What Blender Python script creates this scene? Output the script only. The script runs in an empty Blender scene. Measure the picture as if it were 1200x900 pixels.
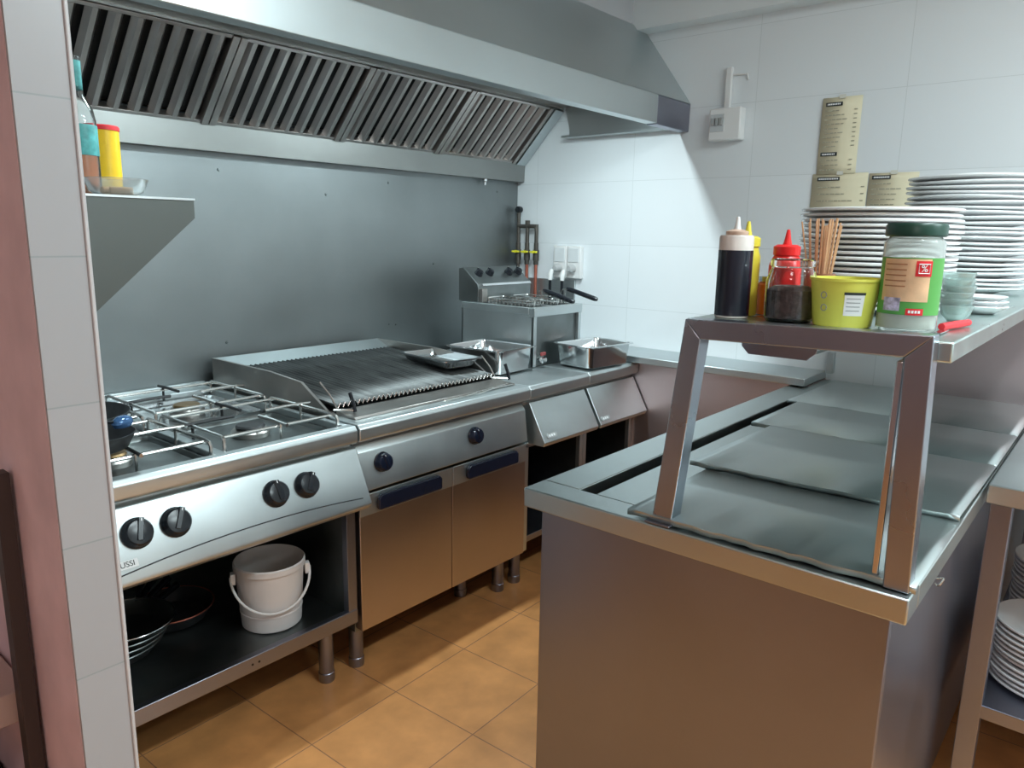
import bpy, bmesh, math, random
from mathutils import Vector, Matrix
random.seed(7)
PI = math.pi
scene = bpy.context.scene
C = scene.collection

# ------------------------------------------------------------------ camera, world, light, exposure
CAMP = (-1.3229, -2.5952, 1.3905)
YAW, PITCH, ROLL, FPX = 0.6978, 0.1994, 0.0172, 871.07
def make_camera():
    cy, sy, cp, sp = math.cos(YAW), math.sin(YAW), math.cos(PITCH), math.sin(PITCH)
    f = Vector((cp * cy, cp * sy, -sp)); r = f.cross(Vector((0, 0, 1))).normalized(); u = r.cross(f)
    r2 = math.cos(ROLL) * r + math.sin(ROLL) * u; u2 = -math.sin(ROLL) * r + math.cos(ROLL) * u
    cd = bpy.data.cameras.new('camera'); cam = bpy.data.objects.new('camera', cd); C.objects.link(cam)
    cd.sensor_width = 36; cd.lens = FPX / 1200 * 36; cd.clip_start = 0.02
    m = Matrix((r2, u2, -f)).transposed().to_4x4(); m.translation = Vector(CAMP)
    cam.matrix_world = m; scene.camera = cam
make_camera()
w = bpy.data.worlds.new('world'); scene.world = w; w.use_nodes = True
w.node_tree.nodes['Background'].inputs[0].default_value = (0.75, 0.8, 0.85, 1)
w.node_tree.nodes['Background'].inputs[1].default_value = 0.15
scene.view_settings.view_transform = 'Standard'; scene.view_settings.look = 'None'
scene.view_settings.exposure = 0.0; scene.view_settings.gamma = 1; scene.view_settings.use_curve_mapping = False
def area(name, loc, rot, sx, sy, power, col, parent=None):
    ld = bpy.data.lights.new(name, 'AREA'); ld.shape = 'RECTANGLE'; ld.size = sx; ld.size_y = sy
    ld.energy = power; ld.color = col
    o = bpy.data.objects.new(name, ld); C.objects.link(o); o.location = loc; o.rotation_euler = rot
    return o
COOL = (0.80, 0.965, 1.0); WARM = (1.0, 0.90, 0.94)
P_HOOD, P_KITCHEN, P_SIDE_FILL, P_ROOM = 12.5, 34, 44, 12
HOOD_LAMPS = (0.0, 1.0)                               # x of the two lamps inside the hood
KITCHEN_LAMP = (0.0, -2.95, 2.52)                     # ceiling tube beyond the counter
SIDE_FILL = (0.5, -3.9, 2.52)                        # added fill past the side table, brightens the right and front walls
ROOM_FILL = (-2.6, -2.9, 2.52)                        # added warm fill in the unseen room behind the camera

# ------------------------------------------------------------------ materials
MATS = {}
def mat(name, base=(0.5, 0.5, 0.5), metal=0.0, rough=0.5, noise=0.0, nscale=6.0, stretch=(1, 1, 1), bump=0.0, rvar=0.0,
        trans=0.0, ior=1.45, emis=None, estr=0.0, coat=0.0, spec=0.5, alpha=1.0):
    if name in MATS: return MATS[name]
    m = bpy.data.materials.new(name); m.use_nodes = True; nt = m.node_tree; b = nt.nodes['Principled BSDF']
    b.inputs['Base Color'].default_value = (*base, 1); b.inputs['Metallic'].default_value = metal
    b.inputs['Roughness'].default_value = rough; b.inputs['Transmission Weight'].default_value = trans
    b.inputs['IOR'].default_value = ior; b.inputs['Coat Weight'].default_value = coat
    b.inputs['Specular IOR Level'].default_value = spec; b.inputs['Alpha'].default_value = alpha
    if emis: b.inputs['Emission Color'].default_value = (*emis, 1); b.inputs['Emission Strength'].default_value = estr
    if noise or bump or rvar:
        tc = nt.nodes.new('ShaderNodeTexCoord'); mp = nt.nodes.new('ShaderNodeMapping'); mp.inputs['Scale'].default_value = stretch
        no = nt.nodes.new('ShaderNodeTexNoise'); no.inputs['Scale'].default_value = nscale; no.inputs['Detail'].default_value = 5
        nt.links.new(tc.outputs['Object'], mp.inputs[0]); nt.links.new(mp.outputs[0], no.inputs['Vector'])
        if noise:
            mr = nt.nodes.new('ShaderNodeMapRange'); mr.inputs[3].default_value = 1 - noise; mr.inputs[4].default_value = 1 + noise
            mr.inputs[1].default_value = 0.3; mr.inputs[2].default_value = 0.7
            mx = nt.nodes.new('ShaderNodeMix'); mx.data_type = 'RGBA'; mx.blend_type = 'MULTIPLY'; mx.inputs[0].default_value = 1
            mx.inputs[6].default_value = (*base, 1)
            nt.links.new(no.outputs[0], mr.inputs[0]); nt.links.new(mr.outputs[0], mx.inputs[7]); nt.links.new(mx.outputs[2], b.inputs['Base Color'])
        if rvar:
            r2 = nt.nodes.new('ShaderNodeMapRange'); r2.inputs[3].default_value = max(0, rough - rvar); r2.inputs[4].default_value = rough + rvar
            nt.links.new(no.outputs[0], r2.inputs[0]); nt.links.new(r2.outputs[0], b.inputs['Roughness'])
        if bump:
            bp = nt.nodes.new('ShaderNodeBump'); bp.inputs['Strength'].default_value = bump; bp.inputs['Distance'].default_value = 0.004
            nt.links.new(no.outputs[0], bp.inputs['Height']); nt.links.new(bp.outputs[0], b.inputs['Normal'])
    MATS[name] = m; return m

def tile_mat(name, axes, tw, th, off, tile, grout, gap=0.003, rough=0.15, var=0.03, rot=0.0, bump=0.15, mottle=0.0, spec=0.5):
    m = bpy.data.materials.new(name); m.use_nodes = True; nt = m.node_tree; N = nt.nodes.new; L = nt.links.new
    b = nt.nodes['Principled BSDF']; tc = N('ShaderNodeTexCoord'); sp = N('ShaderNodeSeparateXYZ'); cb = N('ShaderNodeCombineXYZ')
    L(tc.outputs['Object'], sp.inputs[0]); L(sp.outputs[axes[0]], cb.inputs[0]); L(sp.outputs[axes[1]], cb.inputs[1])
    mp = N('ShaderNodeMapping'); mp.vector_type = 'TEXTURE'; mp.inputs['Location'].default_value = (off[0], off[1], 0); mp.inputs['Rotation'].default_value = (0, 0, rot)
    L(cb.outputs[0], mp.inputs[0])
    br = N('ShaderNodeTexBrick'); br.offset = 0; br.squash = 1; br.inputs['Scale'].default_value = 1
    br.inputs['Brick Width'].default_value = tw; br.inputs['Row Height'].default_value = th; br.inputs['Mortar Size'].default_value = gap / 2
    br.inputs['Mortar Smooth'].default_value = 0.1; br.inputs['Bias'].default_value = 0
    br.inputs['Color1'].default_value = (*tile, 1); br.inputs['Color2'].default_value = (*[c * (1 - var) for c in tile], 1); br.inputs['Mortar'].default_value = (*grout, 1)
    L(mp.outputs[0], br.inputs['Vector'])
    out = br.outputs['Color']
    if mottle:
        no = N('ShaderNodeTexNoise'); no.inputs['Scale'].default_value = 9; no.inputs['Detail'].default_value = 8; L(tc.outputs['Object'], no.inputs['Vector'])
        mr = N('ShaderNodeMapRange'); mr.inputs[1].default_value = 0.3; mr.inputs[2].default_value = 0.7; mr.inputs[3].default_value = 1 - mottle; mr.inputs[4].default_value = 1 + mottle
        mx = N('ShaderNodeMix'); mx.data_type = 'RGBA'; mx.blend_type = 'MULTIPLY'; mx.inputs[0].default_value = 1
        L(no.outputs[0], mr.inputs[0]); L(out, mx.inputs[6]); L(mr.outputs[0], mx.inputs[7]); out = mx.outputs[2]
    L(out, b.inputs['Base Color']); b.inputs['Roughness'].default_value = rough; b.inputs['Specular IOR Level'].default_value = spec
    bp = N('ShaderNodeBump'); bp.inputs['Strength'].default_value = bump; bp.inputs['Distance'].default_value = 0.002; bp.invert = True
    L(br.outputs['Fac'], bp.inputs['Height']); L(bp.outputs[0], b.inputs['Normal'])
    MATS[name] = m; return m

ST = mat('brushed_steel', (0.60, 0.65, 0.66), 1, 0.40, noise=0.06, nscale=5, stretch=(1, 1, 1), rvar=0.08)
STH = mat('hood_steel', (0.58, 0.63, 0.64), 1, 0.34, noise=0.05, nscale=3, stretch=(0.6, 1, 1), rvar=0.08)
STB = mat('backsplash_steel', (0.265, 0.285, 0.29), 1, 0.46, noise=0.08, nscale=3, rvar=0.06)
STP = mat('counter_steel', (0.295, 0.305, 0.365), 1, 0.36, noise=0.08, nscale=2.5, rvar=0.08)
STT = mat('worn_top_steel', (0.55, 0.61, 0.61), 1, 0.33, noise=0.07, nscale=3, rvar=0.06)
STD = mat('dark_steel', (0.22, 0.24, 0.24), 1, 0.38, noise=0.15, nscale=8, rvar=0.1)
STX = mat('polished_steel', (0.68, 0.70, 0.71), 1, 0.16, noise=0.04, nscale=10)
STG = mat('greasy_steel', (0.42, 0.40, 0.38), 1, 0.36, noise=0.12, nscale=7, rvar=0.08)
STF = mat('filter_steel', (0.44, 0.405, 0.385), 1, 0.34, noise=0.12, nscale=6, rvar=0.08)
WIRE = mat('wire_steel', (0.66, 0.66, 0.64), 1, 0.22)
SOOT = mat('sooty_iron', (0.035, 0.036, 0.038), 0.3, 0.45, noise=0.3, nscale=20)
GRATE = mat('grill_iron', (0.11, 0.115, 0.115), 0.8, 0.5, noise=0.45, nscale=9, stretch=(4, 0.6, 1), rvar=0.1)
BLK = mat('black_plastic', (0.010, 0.012, 0.016), 0, 0.22)
NAVY = mat('navy_plastic', (0.008, 0.012, 0.028), 0, 0.22)
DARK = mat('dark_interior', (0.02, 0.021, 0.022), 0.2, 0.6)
WPL = mat('white_plastic', (0.78, 0.77, 0.76), 0, 0.35)
BKT = mat('bucket_plastic', (0.72, 0.68, 0.66), 0, 0.4, noise=0.03, nscale=12)
CER = mat('white_ceramic', (0.80, 0.81, 0.82), 0, 0.12, coat=0.3)
GLS = mat('clear_glass', (0.96, 0.98, 0.98), 0, 0.03, trans=1, ior=1.45)
CPL = mat('clear_plastic', (0.85, 0.80, 0.76), 0, 0.22, trans=0.85, ior=1.3)
SAUCE = mat('dark_sauce', (0.018, 0.02, 0.03), 0, 0.2)
YSQ = mat('yellow_squeeze_plastic', (0.72, 0.60, 0.06), 0, 0.3)
RSQ = mat('red_squeeze_plastic', (0.75, 0.02, 0.02), 0, 0.3)
ORG = mat('orange_sauce', (0.75, 0.20, 0.02), 0, 0.3)
SPI = mat('dark_spice', (0.07, 0.045, 0.04), 0, 0.8, noise=0.6, nscale=90, bump=0.6)
YTB = mat('yellow_tub_plastic', (0.78, 0.76, 0.12), 0, 0.4)
GLD = mat('dark_green_lid', (0.012, 0.05, 0.035), 0, 0.35)
GLB = mat('green_label', (0.10, 0.36, 0.08), 0, 0.45)
OLB = mat('peach_label', (0.78, 0.50, 0.30), 0, 0.5, noise=0.2, nscale=25)
RLB = mat('red_print', (0.75, 0.03, 0.04), 0, 0.45)
WLB = mat('white_print', (0.85, 0.85, 0.85), 0, 0.5)
GRN = mat('grey_print', (0.35, 0.36, 0.36), 0, 0.6)
POWD = mat('white_powder', (0.82, 0.80, 0.74), 0, 0.8)
WOOD = mat('skewer_wood', (0.62, 0.36, 0.20), 0, 0.6, noise=0.15, nscale=30)
CORK = mat('pale_wood', (0.55, 0.33, 0.17), 0, 0.6, noise=0.1, nscale=30)
PAPER = mat('cream_paper', (0.74, 0.66, 0.47), 0, 0.7, noise=0.05, nscale=8)
INK = mat('dark_print', (0.03, 0.035, 0.035), 0, 0.6)
FAINT = mat('faint_print', (0.42, 0.38, 0.28), 0, 0.7)
COP = mat('copper_pipe', (0.50, 0.16, 0.11), 0.7, 0.4, noise=0.2, nscale=30)
PIP = mat('aged_pipe', (0.10, 0.09, 0.08), 0.7, 0.45)
YEL = mat('yellow_valve', (0.80, 0.72, 0.04), 0, 0.35)
YCAN = mat('yellow_canister_print', (0.90, 0.55, 0.02), 0, 0.35, noise=0.06, nscale=40)
TEALB = mat('teal_label', (0.10, 0.42, 0.42), 0, 0.4, noise=0.4, nscale=45)
AMB = mat('amber_liquid', (0.75, 0.28, 0.14), 0, 0.15)
BLU = mat('blue_enamel', (0.06, 0.14, 0.30), 0.3, 0.15)
BRASS = mat('burner_brass', (0.30, 0.20, 0.10), 0.9, 0.4)
PAINT = mat('white_paint', (0.74, 0.77, 0.78), 0, 0.6, noise=0.02, nscale=3)
SOFF = mat('grey_plaster', (0.50, 0.50, 0.52), 0, 0.7, noise=0.04, nscale=4)
PINK = mat('pink_plaster', (0.84, 0.63, 0.68), 0, 0.6, noise=0.12, nscale=6, bump=0.2)
ROOMW = mat('rear_room_wall', (0.36, 0.28, 0.30), 0, 0.7, noise=0.1, nscale=3)
WHT = mat('white_gloss_trim', (0.62, 0.62, 0.64), 0, 0.3)
LIT = mat('lamp_diffuser', (0.9, 0.9, 0.9), 0, 0.4, emis=(0.88, 0.97, 1.0), estr=6)
LITW = mat('warm_fill_diffuser', (0.9, 0.9, 0.9), 0, 0.4, emis=(1.0, 0.82, 0.76), estr=6)
TW = tile_mat('white_wall_tiles', 'YZ', 0.567, 0.297, (-0.138, 0.158), (0.80, 0.83, 0.85), (0.66, 0.69, 0.70), rough=0.28, gap=0.0025)
TP = tile_mat('pillar_tiles', 'XZ', 0.60, 0.256, (-0.92, 0.06), (0.43, 0.44, 0.465), (0.32, 0.36, 0.38), rough=0.3, gap=0.003)
TF = tile_mat('terracotta_floor_tiles', 'XY', 0.314, 0.314, (0.0346, -1.0111), (0.66, 0.30, 0.105), (0.30, 0.14, 0.07), rough=0.34, gap=0.0035, rot=0.0346, var=0.08, mottle=0.16, bump=0.25)

# ------------------------------------------------------------------ mesh builder
ORIGIN = {}
class MB:
    def __init__(s): s.v = []; s.f = []; s.m = Matrix.Identity(4)
    def add(s, vs, fs):
        k = len(s.v); s.v += [s.m @ Vector(p) for p in vs]; s.f += [[i + k for i in f] for f in fs]; return s
    def box(s, x0, x1, y0, y1, z0, z1):
        p = [(x, y, z) for z in (z0, z1) for y in (y0, y1) for x in (x0, x1)]
        return s.add(p, [(0, 2, 3, 1), (4, 5, 7, 6), (0, 1, 5, 4), (2, 6, 7, 3), (0, 4, 6, 2), (1, 3, 7, 5)])
    def prism(s, prof, ax, a, b):
        # ax 'x': prof = (y,z); 'y': prof = (x,z); 'z': prof = (x,y)
        def P(u, v, t): return {'x': (t, u, v), 'y': (u, t, v), 'z': (u, v, t)}[ax]
        n = len(prof); vs = [P(u, v, a) for u, v in prof] + [P(u, v, b) for u, v in prof]
        fs = [list(range(n))[::-1], list(range(n, 2 * n))] + [(i, (i + 1) % n, n + (i + 1) % n, n + i) for i in range(n)]
        return s.add(vs, fs)
    def tube(s, pts, r, n=8, closed=False, caps=True):
        pts = [Vector(p) for p in pts]; N = len(pts); rings = []; up = None
        for i, p in enumerate(pts):
            if closed: t = (pts[(i + 1) % N] - pts[i - 1])
            else: t = pts[min(i + 1, N - 1)] - pts[max(i - 1, 0)]
            t.normalize()
            if up is None: up = Vector((0, 0, 1)) if abs(t.z) < 0.9 else Vector((1, 0, 0))
            a = t.cross(up)
            if a.length < 1e-4: a = t.orthogonal()
            a.normalize(); up = a.cross(t).normalized(); rr = r[i] if isinstance(r, (list, tuple)) else r
            rings.append([p + rr * (math.cos(2 * PI * k / n) * a + math.sin(2 * PI * k / n) * up) for k in range(n)])
        vs = [q for g in rings for q in g]; fs = []
        for i in range(N if closed else N - 1):
            j = (i + 1) % N
            for k in range(n): fs.append((i * n + k, i * n + (k + 1) % n, j * n + (k + 1) % n, j * n + k))
        if caps and not closed: fs += [list(range(n))[::-1], list(range((N - 1) * n, N * n))]
        return s.add(vs, fs)
    def lathe(s, prof, c=(0, 0, 0), n=28, closed=False):
        # prof (r, z); r == 0 at an end closes it; closed = the profile is a loop
        vs = []; idx = []
        for r, z in prof:
            if r < 1e-6: idx.append([len(vs)]); vs.append((c[0], c[1], c[2] + z))
            else:
                idx.append(list(range(len(vs), len(vs) + n)))
                vs += [(c[0] + r * math.cos(2 * PI * k / n), c[1] + r * math.sin(2 * PI * k / n), c[2] + z) for k in range(n)]
        fs = []; m = len(prof)
        for i in range(m if closed else m - 1):
            A, B = idx[i], idx[(i + 1) % m]
            for k in range(n):
                k2 = (k + 1) % n
                if len(A) == 1 and len(B) == 1: continue
                if len(A) == 1: fs.append((A[0], B[k2], B[k]))
                elif len(B) == 1: fs.append((A[k], A[k2], B[0]))
                else: fs.append((A[k], A[k2], B[k2], B[k]))
        return s.add(vs, fs)
    def loft(s, loops, cap0=True, cap1=True, closed=False):
        n = len(loops[0]); vs = [p for l in loops for p in l]; fs = []; m = len(loops)
        for i in range(m if closed else m - 1):
            j = (i + 1) % m
            for k in range(n): fs.append((i * n + k, i * n + (k + 1) % n, j * n + (k + 1) % n, j * n + k))
        if not closed:
            if cap0: fs.append(list(range(n))[::-1])
            if cap1: fs.append(list(range((m - 1) * n, m * n)))
        return s.add(vs, fs)
    def build(s, name, m, parent=None, bevel=0.0, origin=None, seg=2, angle=38, kind=None):
        me = bpy.data.meshes.new(name); o = Vector(ORIGIN[parent.name]) if parent else Vector(origin or (0, 0, 0))
        me.from_pydata([tuple(v - o) for v in s.v], [], s.f)
        bm = bmesh.new(); bm.from_mesh(me); bmesh.ops.recalc_face_normals(bm, faces=bm.faces); bm.to_mesh(me); bm.free()
        for p in me.polygons: p.use_smooth = True
        me.set_sharp_from_angle(angle=math.radians(angle))
        me.materials.append(m); ob = bpy.data.objects.new(name, me); C.objects.link(ob)
        if parent: ob.parent = parent; ORIGIN[ob.name] = o
        else: ob.location = o; ORIGIN[ob.name] = o
        if bevel:
            b = ob.modifiers.new('bevel', 'BEVEL'); b.width = bevel; b.segments = seg; b.limit_method = 'ANGLE'; b.angle_limit = math.radians(30)
        if kind: ob['kind'] = kind
        return ob
def rrect(cx, cy, hx, hy, z, r, n=5):
    r = min(r, hx - 1e-4, hy - 1e-4); out = []
    for qx, qy, a0 in ((1, 1, 0), (-1, 1, 90), (-1, -1, 180), (1, -1, 270)):
        for k in range(n + 1):
            a = math.radians(a0 + 90 * k / n); out.append((cx + qx * (hx - r) + r * math.cos(a), cy + qy * (hy - r) + r * math.sin(a), z))
    return out
def thing(name, label, cat, loc, group=None):
    o = bpy.data.objects.new(name, None); C.objects.link(o); o.location = loc; o.empty_display_size = 0.05
    o['label'] = label; o['category'] = cat; ORIGIN[o.name] = Vector(loc)
    if group: o['group'] = group
    return o
def tag(o, label, cat, group=None):
    o['label'] = label; o['category'] = cat
    if group: o['group'] = group
    return o
def copy_tree(o, loc=None, parent=None, rotz=None):
    c = o.copy(); C.objects.link(c)
    if parent is not None: c.parent = parent
    if loc is not None: c.location = loc
    if rotz is not None: c.rotation_euler = (0, 0, rotz)
    for ch in list(o.children): copy_tree(ch, None, c)
    return c
def struct(name, mb, m, bevel=0.0): return mb.build(name, m, None, bevel, kind='structure')
def text(name, s, size, M, m, parent, align='CENTER', ext=0.0004):
    cu = bpy.data.curves.new(name, 'FONT'); cu.body = s; cu.size = size; cu.align_x = align; cu.align_y = 'CENTER'; cu.extrude = ext
    t = bpy.data.objects.new(name + '_curve', cu); C.objects.link(t)
    me = bpy.data.meshes.new_from_object(t); me.name = name; me.transform(Matrix.Translation(-Vector(ORIGIN[parent.name])) @ M)
    bpy.data.objects.remove(t); me.materials.clear(); me.materials.append(m)
    o = bpy.data.objects.new(name, me); C.objects.link(o); o.parent = parent; ORIGIN[o.name] = ORIGIN[parent.name]; return o
def frame(o, x, y): # matrix with origin o, text x direction, text y direction
    x = Vector(x).normalized(); y = Vector(y).normalized(); z = x.cross(y)
    M = Matrix((x, y, z)).transposed().to_4x4(); M.translation = Vector(o); return M

XW = 1.786; XL = -0.80; H = 2.62
# ------------------------------------------------------------------ the room
struct('floor', MB().box(-4.2, XW + 0.1, -4.8, 0.1, -0.06, 0), TF)
struct('ceiling', MB().box(-4.2, XW + 0.1, -4.8, 0.1, H, H + 0.06), PAINT)
struct('wall_back', MB().box(-4.2, XW + 0.1, 0.004, 0.1, 0, H), PAINT)
struct('wall_right', MB().box(XW, XW + 0.1, -4.8, 0.004, 0, H), TW)
struct('wall_rear', MB().box(-4.2, -4.1, -4.8, 0.0, 0, H), ROOMW)
struct('wall_front', MB().box(-4.1, XW, -4.8, -4.7, 0, H), PAINT)
struct('wall_left', MB().box(-0.89, XL - 0.006, -1.192, 0.004, 0, H), PINK)
struct('wall_left_tiles', MB().prism([(-0.889, -1.2), (XL, -1.2), (XL, 0.0), (XL - 0.006, 0.0), (XL - 0.006, -1.192), (-0.889, -1.192)], 'z', 0, H), TP)
struct('trim_1', MB().box(XL - 0.004, XL + 0.003, -1.205, -1.196, 0, H), WHT, 0.002)
# boxed soffit over the hood and the beam along the right wall
struct('trim_2', MB().box(XL, XW - 0.09, -0.72, 0.0, 2.30, H), SOFF)
struct('trim_3', MB().box(XW - 0.09, XW, -4.7, 0.0, 2.275, H), PAINT)
# low wall beside the fryer, clad in steel
CLAD = mat('pinkish_clad_steel', (0.66, 0.55, 0.56), 1, 0.42, noise=0.05, nscale=3)
struct('wall_low', MB().box(1.58, XW, -1.66, 0.0, 0, 0.832), CLAD)
lg = MB().box(1.53, XW, -1.66, -0.0, 0.836, 0.866).build('steel_ledge', ST, None, 0.003, origin=(1.65, -0.8, 0.836))
tag(lg, 'long narrow stainless ledge on the low steel-clad wall, running to the counter', 'ledge')
MB().box(1.755, 1.785, -1.69, -1.665, 0.86, 0.945).build('end_tab', ST, lg, 0.001)
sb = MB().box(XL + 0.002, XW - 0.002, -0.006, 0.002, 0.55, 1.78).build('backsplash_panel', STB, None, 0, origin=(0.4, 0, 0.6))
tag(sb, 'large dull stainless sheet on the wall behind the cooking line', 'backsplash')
for x, z in ((0.10, 0.974), (0.89, 0.98), (1.169, 1.245), (0.107, 1.598), (0.898, 1.60), (0.567, 1.534), (0.93, 0.975), (1.62, 1.60)):
    b = MB(); b.m = Matrix.Translation((x, -0.006, z)) @ Matrix.Rotation(PI / 2, 4, 'X'); b.lathe([(0, 0.004), (0.004, 0.003), (0.006, 0), (0.006, -0.001), (0, -0.001)], n=10); b.build('screw', STD, sb)
sp = MB().box(XW - 0.012, XW - 0.002, -0.40, -0.01, 0.835, 1.165).build('splash_panel', ST, None, 0.001, origin=(XW, -0.2, 0.84))
tag(sp, 'small steel sheet on the white tiled wall behind the table-top fryer', 'backsplash')
cl = MB().box(XW - 0.006, XW - 0.001, -3.2, -2.02, 0.832, 1.200).build('wall_cladding', CLAD, None, 0.001, origin=(XW, -2.6, 0.84))
tag(cl, 'steel sheet on the far wall under the plate shelf', 'cladding')

def ceiling_lamp(name, loc, lx, ly, power, col, m, label):
    t = thing(name, label, 'lamp', (loc[0], loc[1], H), 'ceiling lamps')
    MB().box(loc[0] - lx / 2, loc[0] + lx / 2, loc[1] - ly / 2, loc[1] + ly / 2, H - 0.04, H - 0.001).build('housing', WPL, t, 0.004)
    MB().box(loc[0] - lx / 2 + 0.02, loc[0] + lx / 2 - 0.02, loc[1] - ly / 2 + 0.02, loc[1] + ly / 2 - 0.02, H - 0.06, H - 0.04).build('diffuser', m, t, 0.006)
    a = area(name + '_light', (loc[0], loc[1], H - 0.07), (0, 0, 0), lx * 0.95, ly * 0.95, power, col)
    a.parent = t; a.location = (0, 0, -0.07)
ceiling_lamp('ceiling_lamp', KITCHEN_LAMP, 1.2, 0.18, P_KITCHEN, COOL, LIT, 'long white ceiling lamp beyond the service counter, nearer the camera')
ceiling_lamp('ceiling_lamp', SIDE_FILL, 0.9, 0.18, P_SIDE_FILL, COOL, LIT, 'white fill lamp added past the side table')
ceiling_lamp('ceiling_lamp', ROOM_FILL, 0.6, 0.6, P_ROOM, WARM, LITW, 'square warm fill lamp added in the room behind')

# ------------------------------------------------------------------ extractor hood
hd = thing('extractor_hood', 'long stainless extractor hood with baffle filters over the cooking line', 'extractor hood', (0.4, -0.5, 1.65))
YF, ZF0, ZF1 = -0.98, 1.845, 1.957
MB().prism([(YF, ZF0), (YF, ZF1), (YF + 0.012, ZF1), (YF + 0.012, ZF0 + 0.008), (YF + 0.05, ZF0 + 0.008), (YF + 0.05, ZF0)], 'x', XL, 1.50).build('fascia', STH, hd, 0.002)
MB().prism([(YF + 0.003, ZF0 - 0.004), (YF + 0.001, ZF1), (YF + 0.012, ZF1), (YF + 0.012, ZF0 + 0.006), (YF + 0.05, ZF0 + 0.006), (YF + 0.05, ZF0 - 0.004)], 'x', 1.501, XW - 0.002).build('fascia_end', STP, hd, 0.003)
MB().prism([(YF, ZF1), (-0.726, 2.30), (-0.01, 2.30), (-0.01, 2.285), (-0.735, 2.285), (YF + 0.012, ZF1)], 'x', XL, XW - 0.002).build('canopy', STH, hd, 0.001)
MB().prism([(YF + 0.014, ZF0 + 0.01), (YF + 0.014, ZF1), (-0.737, 2.283), (-0.01, 2.283), (-0.01, 1.74), (-0.06, 1.74), (-0.31, 2.0), (-0.34, 1.90), (-0.34, 1.86)], 'x', XW - 0.014, XW - 0.003).build('end_panel', STH, hd)
MB().box(XW - 0.07, XW - 0.014, -0.925, -0.33, 1.852, 1.862).build('end_gutter', STH, hd, 0.001)
MB().prism([(-0.002, 1.655), (-0.05, 1.655), (-0.055, 1.745), (-0.045, 1.747), (-0.04, 1.67), (-0.002, 1.67)], 'x', XL, XW - 0.002).build('grease_gutter', mat('gutter_steel', (0.33, 0.335, 0.325), 1, 0.42, noise=0.06, nscale=4), hd, 0.001)
MB().box(XL, XW - 0.014, -0.62, -0.295, 2.0, 2.012).build('inner_panel', STG, hd)
MB().prism([(-0.30, 1.992), (-0.30, 2.012), (-0.29, 2.012), (-0.285, 1.995)], 'x', XL, XW - 0.014).build('filter_rail', STG, hd)
MB().lathe([(0, -0.03), (0.008, -0.03), (0.008, -0.015), (0.013, -0.012), (0.013, 0.0), (0, 0.0)], (1.50, -0.03, 1.655), 12).build('drain_plug', STX, hd)
# filters: sloping bank between the rear gutter and the inner panel
A0 = Vector((0, -0.052, 1.748)); A1 = Vector((0, -0.292, 1.993)); dv = (A1 - A0); FL = dv.length; dv.normalize(); nv = Vector((0, -dv.z, dv.y))
if nv.z > 0: nv = -nv           # out of the bank towards the cook
def filt(x0, x1):
    t = bpy.data.objects.new('grease_filter', None); C.objects.link(t); t.parent = hd; ORIGIN[t.name] = ORIGIN['extractor_hood']
    M = Matrix(((1, 0, 0, 0), (0, dv.y, nv.y, A0.y), (0, dv.z, nv.z, A0.z), (0, 0, 0, 1)))   # local: x, along slope, out
    W = x1 - x0
    f = MB(); f.m = M
    f.box(x0 + 0.002, x0 + 0.026, 0, FL, -0.02, 0.012); f.box(x1 - 0.026, x1 - 0.002, 0, FL, -0.02, 0.012)
    f.box(x0 + 0.026, x1 - 0.026, 0, 0.012, -0.02, 0.006); f.box(x0 + 0.026, x1 - 0.026, FL - 0.012, FL, -0.02, 0.006)
    f.box(x0 + 0.01, x1 - 0.01, 0.0, FL, -0.045, -0.042)
    f.build('filter_frame', STF, t, 0.001)
    n = int(round((W - 0.05) / 0.066)); p = (W - 0.052) / n
    b = MB(); b.m = M
    for i in range(n):
        xa = x0 + 0.026 + p * i + p * 0.17; xb = xa + p * 0.66
        b.prism([(xa, -0.012), (xa + 0.013, 0.006), (xb - 0.013, 0.006), (xb, -0.012), (xb - 0.002, -0.012), (xb - 0.0145, 0.004), (xa + 0.0145, 0.004), (xa + 0.002, -0.012)], 'y', 0.012, FL - 0.012)
    b.build('baffles', STF, t)
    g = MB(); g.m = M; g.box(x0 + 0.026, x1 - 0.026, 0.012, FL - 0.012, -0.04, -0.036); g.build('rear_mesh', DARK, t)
for x0, x1 in ((XL + 0.002, -0.5), (-0.5, 0.05), (0.05, 0.60), (0.60, 1.15), (1.15, 1.70)): filt(x0, x1)
MB().prism([(A0.y, A0.z), (A1.y, A1.z), (A1.y - 0.012, A1.z - 0.012), (A0.y - 0.012, A0.z - 0.012)], 'x', 1.705, 1.77).build('filter_end_strip', STH, hd, 0.001)
for hx_ in HOOD_LAMPS:
    MB().box(hx_ - 0.15, hx_ + 0.15, -0.865, -0.825, 2.03, 2.075).build('hood_lamp', LIT, hd, 0.006)
    area('hood_lamp_light', (hx_, -0.845, 2.02), (0, 0, 0), 0.28, 0.035, P_HOOD, COOL)

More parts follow.
